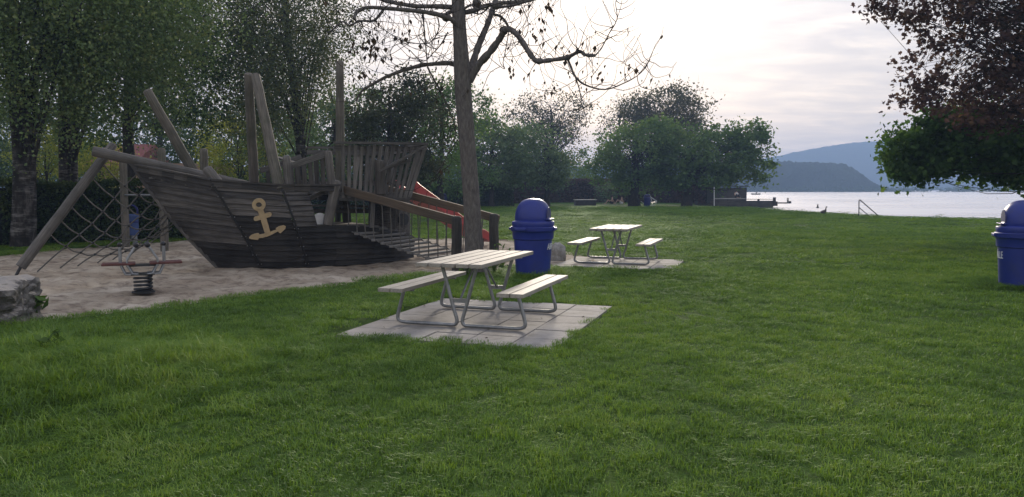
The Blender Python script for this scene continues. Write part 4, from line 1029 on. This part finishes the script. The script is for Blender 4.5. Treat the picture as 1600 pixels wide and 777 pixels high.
tree('broadleaf_tree', 'dark dense broadleaf tree filling the gap between the birches above the bowsprit', 'tree', b4, P(195, -60, y4), .26,
  [E_(270, 110, y4, 75, 90, 60), E_(190, 60, y4, 70, 90, 34), E_(300, 60, y4+1, 70, 80, 40), E_(170, 190, y4, 50, 50, 20), E_(240, -80, y4, 150, 90, 50), E_(300, 190, y4+.5, 45, 40, 18)], 60, .42, .12, 'dark_leaf', 'dark_bark', 104, .4, .05)
yb = 46.0
for px_, lb_, sd_2, bl_ in ((55, 'broad dark tree beyond the hedge, behind the leftmost birch trunks', 106, [E_(60, 120, yb, 90, 110, 60), E_(10, 200, yb, 60, 70, 26), E_(110, 40, yb, 80, 70, 30)]),
  (250, 'broad dark tree beyond the hedge and house, filling the view over the ship bow', 107, [E_(250, 130, yb+14, 90, 90, 60), E_(310, 60, yb+14, 90, 80, 40), E_(190, 40, yb+14, 80, 80, 36), E_(330, 200, yb+14, 60, 50, 20)]),
  (420, 'tall mid green tree far beyond the ship masts', 108, [E_(430, 150, yb+8, 80, 80, 44), E_(380, 90, yb+8, 60, 70, 24), E_(460, 220, yb+8, 70, 50, 24)])):
    bb_ = np.array([*P(px_, 300, bl_[0][0][1])[:2], 0]); tree('broadleaf_tree', lb_, 'tree', bb_, P(px_, 60, bl_[0][0][1]), .3, bl_, 52, .6, .2, 'dark_leaf' if sd_2 != 108 else 'mid_leaf', 'dark_bark', sd_2, .4, .06, 'trees beyond the playground hedge')
# shrubs and hedge behind the sand pit
def shrub(label, px, py, Y, rx, ry, k, mat, seed, per=60, cr=.28, ls=.10, group='shrubs behind the hedges', base=0.0):
    b_ = np.array([*P(px, py, Y)[:2], base]); bl = [E_(px, py, Y, rx, ry, k)]
    return tree('shrub', label, 'shrub', b_, P(px, py - ry*.3, Y), .06, bl, per, cr, ls, mat, 'dark_bark', seed, .5, .02, group)
shrub('yellow green bush showing between the two left birch trunks', 70, 240, 32, 55, 55, 60, 'yellow_leaf', 201)
shrub('yellow green bush behind the slanted log, right of the dark birch', 160, 262, 31, 46, 46, 50, 'yellow_leaf', 202)
shrub('pale green bush behind the two leaning masts', 372, 240, 35, 66, 62, 90, 'yellow_leaf', 203, per=80, ls=.09)
shrub('low green bush behind the ship between leaning mast and stepped railing', 440, 285, 37, 40, 25, 22, 'mid_leaf', 204)
for k_, (px_, py_, rx_, ry_, mt_, lb_) in enumerate(((-20, 255, 70, 45, 'dark_leaf', 'dark bush far behind the hedge at the left photo edge'), (95, 262, 60, 40, 'mid_leaf', 'mid green bush far behind the hedge, seen left of the dark birch trunk'),
   (190, 268, 50, 34, 'dark_leaf', 'dark bush in front of the tan house'), (310, 250, 60, 45, 'dark_leaf', 'dark bush right of the tan house, behind the raked foremast'), (410, 262, 60, 42, 'mid_leaf', 'mid green bush far behind the two leaning masts'), (540, 262, 70, 40, 'dark_leaf', 'dark bush far behind the castle railing'))):
    shrub(lb_, px_, py_, 56, rx_, ry_, 60, mt_, 220 + k_, 70, .55, .19, 'bushes far behind the playground')
def hedge(label, pts, h, th, mat, seed, n_, ls=.09, group='clipped hedges round the park'):
    rg = np.random.default_rng(seed); pts = np.array(pts, float); seg = np.linalg.norm(np.diff(pts, axis=0), axis=1); cum = np.concatenate([[0], np.cumsum(seg)])
    t = thing('hedge', label, 'hedge', (*pts[0], 0), 0, group); origin(t.location)
    u = rg.uniform(0, cum[-1], n_); x = np.interp(u, cum, pts[:, 0]); y = np.interp(u, cum, pts[:, 1])
    i = np.clip(np.searchsorted(cum, u)-1, 0, len(seg)-1); d = np.diff(pts, axis=0)[i]/seg[i][:, None]; nrm = np.stack([-d[:, 1], d[:, 0]], 1)
    hh = h*(1 + .05*vnoise(u, u*0, 1.3, seed)); face = rg.random(n_)
    off = np.where(face < .62, -th/2, rg.uniform(-th/2, th/2, n_)) + rg.normal(0, .06, n_) + .06*vnoise(u, u*.3, 3, seed+2)
    z = np.where(face < .62, rg.uniform(0, 1, n_)*hh, hh + rg.normal(0, .05, n_))
    C = np.stack([x + nrm[:, 0]*off*-1, y + nrm[:, 1]*off*-1, z], 1)
    # the face towards the viewer is the one nearer the camera
    flip = (np.hypot(x - nrm[:, 0]*th/2, y - nrm[:, 1]*th/2) < np.hypot(x + nrm[:, 0]*th/2, y + nrm[:, 1]*th/2))
    C[:, 0] = np.where(flip, x + nrm[:, 0]*off, C[:, 0]); C[:, 1] = np.where(flip, y + nrm[:, 1]*off, C[:, 1])
    leaf_mesh('foliage', C, ls, rg, mat, t, droop=.1)
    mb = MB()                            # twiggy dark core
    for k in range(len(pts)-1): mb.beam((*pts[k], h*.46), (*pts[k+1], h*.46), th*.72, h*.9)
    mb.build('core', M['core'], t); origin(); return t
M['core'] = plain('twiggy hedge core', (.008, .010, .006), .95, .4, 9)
hedge('dark clipped hedge along the sand pit behind the rope net', [G(-330, 392)[:2], G(0, 384)[:2], G(150, 378)[:2], G(420, 366)[:2]], 1.78, 1.1, 'hedge_leaf', 301, 52000, .075)
hedge('dark hedge behind the red slide, across the lawn', [G(425, 335)[:2], G(560, 331)[:2], G(690, 326)[:2], G(790, 322)[:2]], 2.2, 1.6, 'hedge_leaf', 302, 26000, .16)
hedge('reddish brown hedge at the far end of the lawn behind the seated people', [G(770, 318.5)[:2], G(860, 316.5)[:2], G(990, 316)[:2], G(1110, 318)[:2]], 2.6, 2.0, 'red_leaf', 303, 20000, .25)

# dense dark tree and trees round the lawn
yy = 36.0; bb_ = np.array([*P(612, 300, yy)[:2], 0])
tree('evergreen_tree', 'dark evergreen overgrown with brown creeper right behind the ship\'s castle', 'tree', bb_, P(608, 150, yy), .16,
  [E_(610, 200, yy, 62, 80, 60), E_(570, 230, yy+1, 45, 60, 30), E_(655, 210, yy, 40, 85, 40), E_(630, 150, yy, 40, 35, 24), E_(640, 265, yy-.5, 50, 40, 26)], 110, .36, .12, 'yew_leaf', 'birch_bark', 401, .5, .04, twigs=60)
yy = 48.0; bb_ = np.array([*P(690, 300, yy)[:2], 0])
tree('broadleaf_tree', 'tall loose broadleaf tree standing left of the bare trunk, above the hedge', 'tree', bb_, P(692, 150, yy), .22,
  [E_(690, 230, yy, 48, 70, 50), E_(665, 160, yy, 40, 45, 24), E_(730, 175, yy+2, 45, 45, 24), E_(705, 140, yy, 30, 22, 9)], 75, .5, .17, 'mid_leaf', 'dark_bark', 402, .5, .05, twigs=40)
yy = 43.0; bb_ = np.array([*P(520, 300, yy)[:2], 0])
tree('broadleaf_tree', 'grey green tree behind the weeping birch and the banded pole', 'tree', bb_, P(520, 150, yy), .2,
  [E_(520, 215, yy, 60, 60, 50), E_(560, 160, yy, 40, 40, 20), E_(480, 240, yy, 40, 40, 20)], 75, .45, .17, 'willow_leaf', 'dark_bark', 403, .5, .05)
GT = 'trees along the far side of the lawn'
def far(label, px, py_base, Y, blobs, seed, mat='mid_leaf', per=60, cr=.42, ls=.2, tops=None, rt=.25, name='broadleaf_tree', share=.35, br=.07, twigs=30, lobed=False):
    b_ = np.array([*P(px, py_base, Y)[:2], 0.0]); tp = P(px, tops if tops else min(b[0][2] for b in [(p_[0],) for p_ in blobs]) and 230, Y)
    return tree(name, label, 'tree', b_, tp, rt, blobs, per, cr, ls, mat, 'dark_bark', seed, share, br, GT, twigs=twigs, lobed=lobed, km=1.5)
Y_ = 66; far('round grey green willow to the right of the bare trunk, left of the blue bin', 768, 315, Y_, [E_(765, 235, Y_, 62, 58, 75), E_(755, 205, Y_, 35, 28, 16), E_(800, 255, Y_, 40, 40, 26), E_(730, 260, Y_, 36, 36, 24)], 501, 'willow_leaf', 75, .44, .24)
Y_ = 70; far('round crowned dark willow with a short trunk directly above the blue bin', 855, 317, Y_, [E_(838, 242, Y_, 52, 55, 68), E_(865, 262, Y_, 28, 34, 20), E_(815, 225, Y_, 32, 32, 18)], 502, 'willow_leaf', 75, .44, .24)
Y_ = 98; far('tall thin leaved tree with see through twigs rising behind the willows', 862, 312, Y_, [E_(860, 178, Y_, 66, 36, 62), E_(818, 190, Y_, 38, 34, 24), E_(895, 205, Y_, 22, 34, 14), E_(855, 225, Y_, 50, 30, 24)], 503, 'airy_leaf', 42, .75, .26, 170, .25, share=.8, br=.09, twigs=80)
Y_ = 100; far('airy leafless looking tree standing left of the tall rear lakeside tree', 968, 312, Y_, [E_(965, 190, Y_, 26, 40, 26), E_(950, 225, Y_, 20, 30, 12), E_(985, 165, Y_, 18, 22, 10)], 504, 'airy_leaf', 26, .7, .25, 165, .2, share=.9, br=.08, twigs=36)
Y_ = 92; far('tall rear tree with a domed brownish top above the big lakeside tree', 1040, 312, Y_, [E_(1048, 176, Y_, 58, 42, 95), E_(1000, 185, Y_, 30, 40, 32), E_(1085, 205, Y_, 32, 34, 30)], 505, 'airy_leaf', 70, .62, .27, 170, .3, share=.5, br=.08, twigs=90)
Y_ = 71; far('big spreading broadleaf tree in the middle of the lakeside group', 991, 321, Y_, [E_(1000, 240, Y_, 72, 46, 110), E_(1060, 245, Y_, 52, 52, 75), E_(950, 262, Y_, 34, 34, 30), E_(1030, 215, Y_, 50, 30, 40), E_(1005, 285, Y_, 55, 22, 30)], 506, 'mid_leaf', 70, .40, .24, 220, .46, twigs=10)
Y_ = 69; far('big leaved tree with a ragged outline at the lake end of the lakeside group', 1073, 322, Y_, [E_(1120, 240, Y_, 62, 46, 85), E_(1165, 225, Y_, 40, 38, 40), E_(1185, 255, Y_, 24, 32, 18), E_(1090, 274, Y_, 60, 22, 34), E_(1140, 270, Y_, 40, 16, 18)], 507, 'mid_leaf', 70, .38, .27, 230, .42, twigs=0)
shrub('dark green bush filling the gap under the thin tree at the lawn end', 900, 268, 96, 42, 38, 40, 'mid_leaf', 508, 60, .65, .26)
shrub('dark green bush at the lawn end behind the round willows', 800, 285, 88, 70, 30, 50, 'dark_leaf', 509, 60, .6, .26)
shrub('dark green bank of bushes beneath the lakeside trees by the boathouse', 1085, 297, 89, 42, 19, 40, 'dark_leaf', 510, 70, .5, .22)
shrub('dark bushes closing the view behind the lakeside tree trunks', 1030, 298, 94, 60, 22, 40, 'dark_leaf', 511, 70, .6, .25)
shrub('dark bushes beyond the hedge, left of the bare trunk', 640, 290, 66, 70, 26, 40, 'dark_leaf', 512, 70, .5, .2)
shrub('grey green shrub in front of the hedge right of the bare trunk', 715, 280, 60, 60, 34, 40, 'mid_leaf', 513, 70, .45, .18)
shrub('bush with white blossom dots above the two seated people', 955, 296, 86, 26, 14, 14, 'willow_leaf', 514, 60, .4, .2)
C = []                                   # the wood behind the playground, one dark mass beyond the single trees
rg = np.random.default_rng(78)
for k in range(620):
    c = P(rg.uniform(-260, 680), rg.uniform(170, 292), 74 + rg.uniform(0, 12)); C.append(c + rg.standard_normal((34, 3))*np.array([1.0, .9, .8]))
o = leaf_mesh('distant_wood', np.concatenate(C), .42, rg, 'dark_leaf', None); tag(o, kind='stuff')
# wooded far shore
rg = np.random.default_rng(77); C = []
for k in range(420):
    x = rg.uniform(80, 560); c = np.array([x, 474 + rg.uniform(0, 18), .7]); C.append(c + rg.standard_normal((26, 3))*np.array([2.0, 1.3, .95]))
o = leaf_mesh('far_shore_wood', np.concatenate(C), 1.1, rg, 'dark_leaf', None); tag(o, kind='stuff')

# right hand trees, trunks beyond the photo
yr = 20.0; bR = np.array([P(1735, 300, yr)[0], yr, 0])
tree('plane_tree', 'low hanging green plane tree crown at the right photo edge above the lake', 'tree', bR, P(1735, 60, yr), .3,
  [E_(1520, 232, yr, 95, 46, 64), E_(1440, 240, yr, 52, 38, 32), E_(1590, 240, yr, 60, 42, 40), E_(1660, 220, yr, 80, 60, 36), E_(1500, 195, yr, 60, 28, 20), E_(1580, 275, yr, 50, 14, 12), E_(1420, 268, yr, 30, 14, 8), E_(1760, 180, yr, 120, 90, 40)], 105, .2, .125, 'plane_leaf', 'dark_bark', 601, .9, .03, km=1.7, lobed=True, droop=.35)
yr = 17.5; bR = np.array([P(1790, 300, yr)[0], yr, 0])
tree('copper_tree', 'purple brown leaved branches hanging from the upper right photo corner', 'tree', bR, P(1700, -120, yr), .32,
  [E_(1560, 60, yr, 80, 80, 62), E_(1480, 30, yr, 60, 50, 34), E_(1560, 160, yr, 70, 50, 52), E_(1410, 10, yr, 50, 24, 13), E_(1440, 110, yr, 40, 36, 11), E_(1430, 160, yr, 30, 16, 6), E_(1470, 150, yr, 40, 40, 14), E_(1640, 100, yr, 90, 110, 60), E_(1375, -2, yr, 26, 10, 5), E_(1530, -80, yr, 150, 60, 60), E_(1680, -60, yr, 150, 100, 60)], 30, .15, .10, 'purple_leaf', 'dark_bark', 602, 1.0, .024, km=1.9, lobed=True, droop=.5)

# ------------------------------------------------------------------ bare tree with a few hanging leaves
YT = 14.5; bT = np.array([*P(741, 420, YT)[:2], 0]); rgT = np.random.default_rng(55)
bt = thing('bare_tree', 'almost leafless tree with a straight grey trunk and twisting limbs behind the picnic table', 'tree', bT); origin(bT)
def TP_(pts, dy): return [P(x, y, YT + dy*i/max(1, len(pts)-1)) for i, (x, y) in enumerate(pts)]
mb = MB(); tw = MB(); tips = []
trunk = [(741.5, 424), (741, 405), (739, 350), (735, 290), (730, 225), (724, 150), (722, 110), (719, 60), (716, 10), (714, -60), (712, -160)]
q = spline(TP_(trunk, 0), 5); rr = np.interp(np.linspace(0, 1, len(q)), np.linspace(0, 1, len(trunk)), [.225, .185, .162, .154, .15, .157, .154, .127, .122, .115, .1])
mb.tube(q, rr, 24, rough=.02)
LIMBS = [
 ([(731, 122), (740, 95), (749, 68), (761, 40), (770, 14), (779, -20), (785, -60)], 1.2, .085, .05),
 ([(733, 128), (748, 101), (765, 82), (780, 62), (788, 49), (797, 46), (810, 57), (822, 75), (834, 92), (842, 96), (862, 94), (886, 90), (905, 81), (915, 86), (930, 87)], -1.2, .085, .032),
 ([(930, 87), (940, 75), (952, 52), (964, 30), (962, 5), (966, -10)], .3, .018, .006),
 ([(886, 90), (893, 107), (900, 121), (915, 133), (945, 140), (975, 130), (1000, 115), (1016, 93)], -.8, .03, .006),
 ([(893, 107), (904, 135), (908, 160), (904, 176)], .3, .018, .005),
 ([(719, 20), (735, 18), (750, 12), (775, 6), (800, 4), (830, 0), (850, -10)], .8, .06, .045),
 ([(774, 12), (800, 9), (822, 3), (846, -4)], -.4, .035, .02),
 ([(722, 118), (714, 104), (702, 99), (680, 100), (655, 103), (625, 112), (602, 121), (582, 132), (566, 142), (556, 158)], 1.0, .065, .022),
 ([(720, 52), (710, 34), (697, 27), (680, 22), (655, 18), (625, 15), (600, 13), (575, 12), (558, 18), (553, 30)], -1.0, .065, .03),
 ([(600, 14), (592, 25), (582, 33), (562, 33), (546, 40), (535, 34), (525, 42), (512, 52)], -.4, .035, .012),
 ([(716, 12), (700, 11), (680, 10), (650, 10), (620, 5), (598, 0), (580, -10)], 1.4, .06, .045),
 ([(697, 26), (702, 20), (712, 14)], .2, .05, .04),
 ([(716, 22), (735, 8), (745, 14), (757, 12), (768, 6)], -.5, .03, .02),
 ([(720, 22), (738, 20), (750, 22), (762, 14)], .5, .022, .015),
 ([(661, 20), (663, 50), (666, 80), (668, 105)], .2, .02, .012),
 ([(684, 28), (686, 42), (680, 58), (668, 68), (650, 68), (625, 62), (605, 50), (590, 38)], .4, .016, .006),
 ([(700, 50), (690, 68), (676, 84), (662, 96), (640, 90)], .3, .016, .006),
 ([(770, 22), (782, 26), (790, 34), (796, 46)], .1, .03, .025),
 ([(795, 50), (790, 78), (786, 98), (788, 108), (770, 95), (764, 88)], .5, .012, .006),
 ([(668, 105), (680, 128), (692, 150), (705, 180), (712, 205), (700, 240), (672, 290)], 1.5, .022, .006),
 ([(815, 10), (825, 35), (822, 55), (808, 70)], .4, .012, .005),
]
for pts, dy, r0_, r1_ in LIMBS:
    q = spline(TP_(pts, dy), 5); mb.tube(q, np.linspace(r0_, r1_, len(q))*.82*(1 + .05*np.sin(np.arange(len(q))*1.7) + rgT.normal(0, .05, len(q))), 10, cap=True, rough=.05)
    tips.append((q, r0_))
for x, y in ((697, 27), (787, 48), (842, 96), (887, 90), (745, 5), (775, 8)): mb.ball(P(x, y, YT-.1), .085 if x < 800 else .06, 10, 6)
LV = []
for q, r0_ in tips:                      # curved shoots and hanging leaves
    Ln = sum((q[i+1]-q[i]).length for i in range(len(q)-1)); k = int(Ln*13) if r0_ > .013 else int(Ln*5)
    for _ in range(k):
        i = rgT.integers(len(q)//5, len(q)); s_ = np.array(q[i]); ang = rgT.uniform(0, 2*math.pi); up = rgT.uniform(-.7, 1.0)
        d = np.array([math.cos(ang), math.sin(ang)*.7, up]); d /= np.linalg.norm(d); ln = rgT.uniform(.25, 1.25); pts = [s_]
        for j in range(5): d = d + rgT.normal(0, .28, 3) + np.array([0, 0, .13 if up > -.2 else .16*j-.1]); d /= np.linalg.norm(d); pts.append(pts[-1] + d*ln/5)
        qq = spline(pts, 2); tw.tube(qq, np.linspace(.0075, .003, len(qq)), 4, cap=False)
        if rgT.random() < .17: LV.append(pts[-1]); 
        if rgT.random() < .15: LV.append(pts[rgT.integers(2, 5)])
mb.build('trunk', M['grey_bark'], bt, smooth=True)
for cx, cy, sx, sy, k in ((585, 70, 22, 22, 44), (600, 90, 16, 12, 16), (632, 52, 12, 14, 16), (550, 70, 10, 12, 14), (558, 110, 8, 14, 5), (850, 35, 10, 10, 10), (858, 12, 8, 14, 12), (830, 45, 24, 12, 8), (800, 108, 8, 12, 9), (826, 118, 8, 10, 6), (860, 135, 12, 14, 6), (930, 108, 12, 16, 8), (975, 108, 18, 12, 7), (915, 118, 30, 20, 8), (880, 75, 10, 10, 8)):
    for _ in range(k//2):                # hanging twigs that carry the leaf bunches
        p1 = P(cx + rgT.normal(0, sx*.5), cy + rgT.normal(0, sy*.5), YT + rgT.uniform(-.6, .6)); p0 = p1 + np.array([rgT.normal(0, .25), rgT.normal(0, .2), rgT.uniform(.3, .8)])
        tw.tube(spline([p0, (p0+p1)/2 + rgT.normal(0, .07, 3), p1], 3), [.006, .0055, .005, .0045, .004, .0035, .003], 4, cap=False)
    for _ in range(k): LV.append(P(cx + rgT.normal(0, sx*.6), cy + rgT.normal(0, sy*.6), YT + rgT.uniform(-.8, .8)))
tw.build('twigs', M['dark_bark'], bt); LV = np.array(LV)
V = []
for c in LV:                             # curled dead leaves hanging straight down
    s_ = rgT.uniform(.05, .125); a = rgT.uniform(0, math.pi); e = np.array([math.cos(a), math.sin(a), 0]); f = np.array([-e[1], e[0], 0]); tl = np.array([rgT.normal(0, .2), rgT.normal(0, .2), -1])
    w_ = s_*rgT.uniform(.22, .42); V += [c + f*s_*.0, c + tl*s_*.35 + e*w_ + f*s_*.15, c + tl*s_ + f*s_*.1, c + tl*s_*.45 - e*w_ + f*s_*.15]
V = np.array(V) - np.array(ORG); link('hanging_leaves', np_mesh('hanging_leaves', V, [np.arange(len(V), dtype=np.int32).reshape(-1, 4)]), M['brown_leaf'], bt); origin()

# ------------------------------------------------------------------ weeds
def weed(label, c, n_, h, ls, seed, spread=.12, mat='weed_leaf'):
    rg = np.random.default_rng(seed); t = thing('weed_plant', label, 'plant', c); mb = MB(); C = []
    for k in range(n_):
        a = rg.uniform(0, 2*math.pi); tip = np.array([math.cos(a)*spread*rg.uniform(.4, 1.3), math.sin(a)*spread*rg.uniform(.4, 1.3), h*rg.uniform(.5, 1.1)])
        mb.tube(spline([(0, 0, 0), tip*np.array([.3, .3, .6]), tip], 3), .004, 4)
        for f in (.5, .75, 1.0): C.append(tip*f + rg.normal(0, .02, 3))
    mb.build('stem', M['weed_leaf'], t); leaf_mesh('leaves', np.array(C), ls, rg, mat, t, droop=-.2, aspect=.5)
g = G(52, 497); weed('bright broad leaved weed growing at the foot of the big boulder', (g[0], g[1], .06), 12, .20, .13, 701)
g = G(72, 577); weed('small bright leaved weed in the rough grass at lower left', (g[0], g[1], height(g[0], g[1])), 7, .16, .075, 702)
g = G(760, 436); weed('leafy green sucker shoots at the foot of the bare trunk behind the table', (g[0]+.12, g[1]+.9, 0), 26, .48, .10, 703, .28)
g = G(744, 437); weed('low green shoots behind the near table beside the tree foot', (g[0]-.2, g[1]+.6, 0), 16, .30, .09, 704, .22)
m_ = M['brown_leaf']
for k, (x, y) in enumerate([(600, 513), (663, 479), (846, 499), (911, 497), (803, 514), (812, 545), (760, 530)]):
    g = G(x, y); a = rng.uniform(0, 6); s_ = rng.uniform(.02, .032); e = np.array([math.cos(a), math.sin(a), 0])*s_; f = np.array([-e[1], e[0], 0])*.6
    c = np.array([0, 0, 0]); o = link('fallen_leaf', np_mesh('fallen_leaf', np.array([c-e+[0, 0, .006], c+f+[0, 0, .016], c+e+[0, 0, .01], c-f+[0, 0, .004]]), [np.array([[0, 1, 2, 3]])]), m_)
    o.location = (g[0], g[1], .006); tag(o, 'small curled dead leaf lying on the near paving', 'leaf', 'dead leaves on the near paving')

# ------------------------------------------------------------------ grass blades
m, nt, out = nodes('grass blade'); n = N(nt); p = n.pos(); rnd = n('ObjectInfo').outputs['Random']; isl = n('NewGeometry').outputs['Random Per Island']
a = n.noise(p, .55, 4, .6).outputs[0]; b_ = n.noise(p, 3.2, 3, .6).outputs[0]
a2 = n.noise(p, .16, 3, .6).outputs[0]; f = n.math('ADD', n.math('ADD', n.math('MULTIPLY', isl, .40), n.math('MULTIPLY', n.math('SUBTRACT', a, .2), 1.0)), n.math('ADD', n.math('MULTIPLY', n.math('SUBTRACT', b_, .5), .75), n.math('MULTIPLY', n.math('SUBTRACT', a2, .5), .6)))
c = n.ramp(f, [(.2, (.056, .112, .014)), (.45, (.112, .212, .024)), (.68, (.18, .285, .038)), (.95, (.25, .31, .08))])
d = n('BsdfDiffuse', {'Color': c}); t_ = n('BsdfTranslucent', {'Color': n.mix(1.0, c, (1.25, 1.2, .6), 'MULTIPLY')}); mx = n('MixShader', {0: .42, 1: d.outputs[0], 2: t_.outputs[0]})
gl_ = n('BsdfGlossy', {'Color': (.8, .9, .8, 1), 'Roughness': .4}); mx2 = n('MixShader', {0: .035, 1: mx.outputs[0], 2: gl_.outputs[0]}); nt.links.new(mx2.outputs[0], out.inputs['Surface'])
M['grass'] = m
tufts = bpy.data.collections.new('tufts')
def tuft(i, size, n_, h, w_, lean, seed):
    rg = np.random.default_rng(seed); x = rg.uniform(-size/2, size/2, n_); y = rg.uniform(-size/2, size/2, n_); a = rg.uniform(0, 2*math.pi, n_)
    hh = h*rg.uniform(.45, 1.25, n_); l = lean*rg.uniform(.2, 1.5, n_)*hh; dx, dy = np.cos(a), np.sin(a); tw_ = a + math.pi/2 + rg.normal(0, .4, n_); ex, ey = np.cos(tw_)*w_/2, np.sin(tw_)*w_/2
    z0 = np.zeros(n_)
    V = np.stack([np.stack([x-ex, y-ey, z0], 1), np.stack([x+ex, y+ey, z0], 1), np.stack([x+dx*l*.35+ex*.8, y+dy*l*.35+ey*.8, hh*.62], 1), np.stack([x+dx*l*.35-ex*.8, y+dy*l*.35-ey*.8, hh*.62], 1), np.stack([x+dx*l, y+dy*l, hh*(1-.25*np.minimum(1, lean))], 1)], 1).reshape(-1, 3)
    i0 = np.arange(n_)[:, None]*5; me = np_mesh('tuft%d' % i, V, [(i0 + np.array([[0, 1, 2, 3]])).astype(np.int32), (i0 + np.array([[3, 2, 4]])).astype(np.int32)])
    o = bpy.data.objects.new('grass_tuft', me); me.materials.append(M['grass']); tufts.objects.link(o); return o
NT = 6
for i in range(4): tuft(i, .27, 230, .044, .0042, 1.15, 900+i)
for i in range(4, 6): tuft(i, .26, 85, .135, .005, 1.5, 900+i)
pts, rot, scl, ids = [], [], [], []
def sow(n_, x0, x1, y0, y1, seed, dens, kind=0):
    rg = np.random.default_rng(seed); 
    k_ = max(1, int(math.sqrt(n_*(x1-x0)/(y1-y0)))); l_ = max(1, n_//k_); ii, jj = np.meshgrid(np.arange(k_), np.arange(l_))
    x = x0 + (ii.ravel() + rg.uniform(-.1, 1.1, ii.size))/k_*(x1-x0); y = y0 + (jj.ravel() + rg.uniform(-.1, 1.1, ii.size))/l_*(y1-y0); n_ = len(x)
    px = 800 + x/y*F
    keep = (px > -160) & (px < 1760) & (rg.random(n_) < dens(x, y))
    x, y = x[keep], y[keep]; s_ = np.maximum(1, np.hypot(x, y)/8.5)
    dsd = sdf(SAND, x, y) + .13*vnoise(x, y, 5, 41); keep = (dsd < -.02) & (sdf(SHORE, x, y) > .2)
    for pl_ in (POLY_A, POLY_B): keep &= sdf(pl_, x, y) < -.01 - .04*(s_-1) + .05*vnoise(x, y, 7, 42)
    x, y, s_ = x[keep], y[keep], s_[keep]; k_ = len(x)
    pts.append(np.stack([x, y, height(x, y) - .006], 1)); rot.append(np.stack([rg.normal(0, .06, k_), rg.normal(0, .06, k_), rg.uniform(0, 2*math.pi, k_)], 1))
    hz_ = (1 + .10*vnoise(x, y, 1.7, 43))*(1 + .25*rg.standard_normal(k_).clip(-1, 2)); 
    if kind == 1: hz_ = hz_*np.clip(.75 + .45*vnoise(x, y, 3.4, 47), .3, 1.9)
    if kind == 0: hz_ = hz_*np.interp(s_, [1, 3, 6], [1.0, 1.15, 1.25])
    scl.append(np.stack([s_, s_, hz_], 1)); ids.append(rg.integers(0, 4, k_) if kind == 0 else rg.integers(4, 6, k_))
area = lambda x0, x1, y0, y1: (x1-x0)*(y1-y0)
for (x0, x1, y0, y1, D) in ((-9, 9, 3.2, 9, 30), (-13, 13, 9, 16, 18), (-20, 21, 16, 30, 6.0), (-34, 30, 30, 66, 1.6)):
    sow(int(area(x0, x1, y0, y1)*D), x0, x1, y0, y1, int(y0*10), lambda x, y: np.clip(1 - .9*np.maximum(0, vnoise(x, y, 1.5, 61)-1.05), .15, 1))
def rough(x, y):
    r_ = np.exp(-(((x-MOUND[0])/1.9)**2 + ((y-MOUND[1])/1.7)**2))*.95 *1.0 + .85*np.exp(-(((x+6.4)/1.4)**2 + ((y-8.3)/.55)**2)) 
    return r_
sow(4200, -8, 3, 3.5, 10, 950, lambda x, y: np.where(rough(x, y) > .16, rough(x, y), 0), 1)
gb = G(1601, 456)                        # unmown tufts round the bins
def round_bins(x, y):
    r_ = 0
    for c in ((gl[0], gl[1]+.33), (gr_[0]+.17, gr_[1]+.33)): dd = np.hypot(x-c[0], y-c[1]); r_ = r_ + ((dd > .33) & (dd < .52))*.8
    return r_
sow(5000, -1, 10.5, 11, 15.5, 951, round_bins, 1)
pts, rot, scl, ids = np.concatenate(pts), np.concatenate(rot), np.concatenate(scl), np.concatenate(ids)
me = bpy.data.meshes.new('grass'); me.vertices.add(len(pts)); me.vertices.foreach_set('co', pts.astype(np.float32).ravel())
for nm, ty, arr, fld in (('rot', 'FLOAT_VECTOR', rot, 'vector'), ('scl', 'FLOAT_VECTOR', scl, 'vector'), ('tid', 'INT', ids, 'value')):
    at = me.attributes.new(nm, ty, 'POINT'); at.data.foreach_set(fld, arr.astype(np.float32 if ty != 'INT' else np.int32).ravel())
me.update(); go = bpy.data.objects.new('grass', me); col.objects.link(go); tag(go, kind='stuff')
me.materials.append(M['grass'])
ng = bpy.data.node_groups.new('sow grass', 'GeometryNodeTree'); ng.interface.new_socket('Geometry', in_out='INPUT', socket_type='NodeSocketGeometry'); ng.interface.new_socket('Geometry', in_out='OUTPUT', socket_type='NodeSocketGeometry')
gi, go_ = ng.nodes.new('NodeGroupInput'), ng.nodes.new('NodeGroupOutput'); ci = ng.nodes.new('GeometryNodeCollectionInfo'); ci.inputs[0].default_value = tufts; ci.inputs['Separate Children'].default_value = True; ci.inputs['Reset Children'].default_value = True
ip = ng.nodes.new('GeometryNodeInstanceOnPoints'); ip.inputs['Pick Instance'].default_value = True
def nat(nm, ty): a_ = ng.nodes.new('GeometryNodeInputNamedAttribute'); a_.data_type = ty; a_.inputs[0].default_value = nm; return a_.outputs[0]
ng.links.new(gi.outputs[0], ip.inputs['Points']); ng.links.new(ci.outputs[0], ip.inputs['Instance']); ng.links.new(nat('tid', 'INT'), ip.inputs['Instance Index']); ng.links.new(nat('rot', 'FLOAT_VECTOR'), ip.inputs['Rotation']); ng.links.new(nat('scl', 'FLOAT_VECTOR'), ip.inputs['Scale']); ng.links.new(ip.outputs[0], go_.inputs[0])
go.modifiers.new('sow', 'NODES').node_group = ng
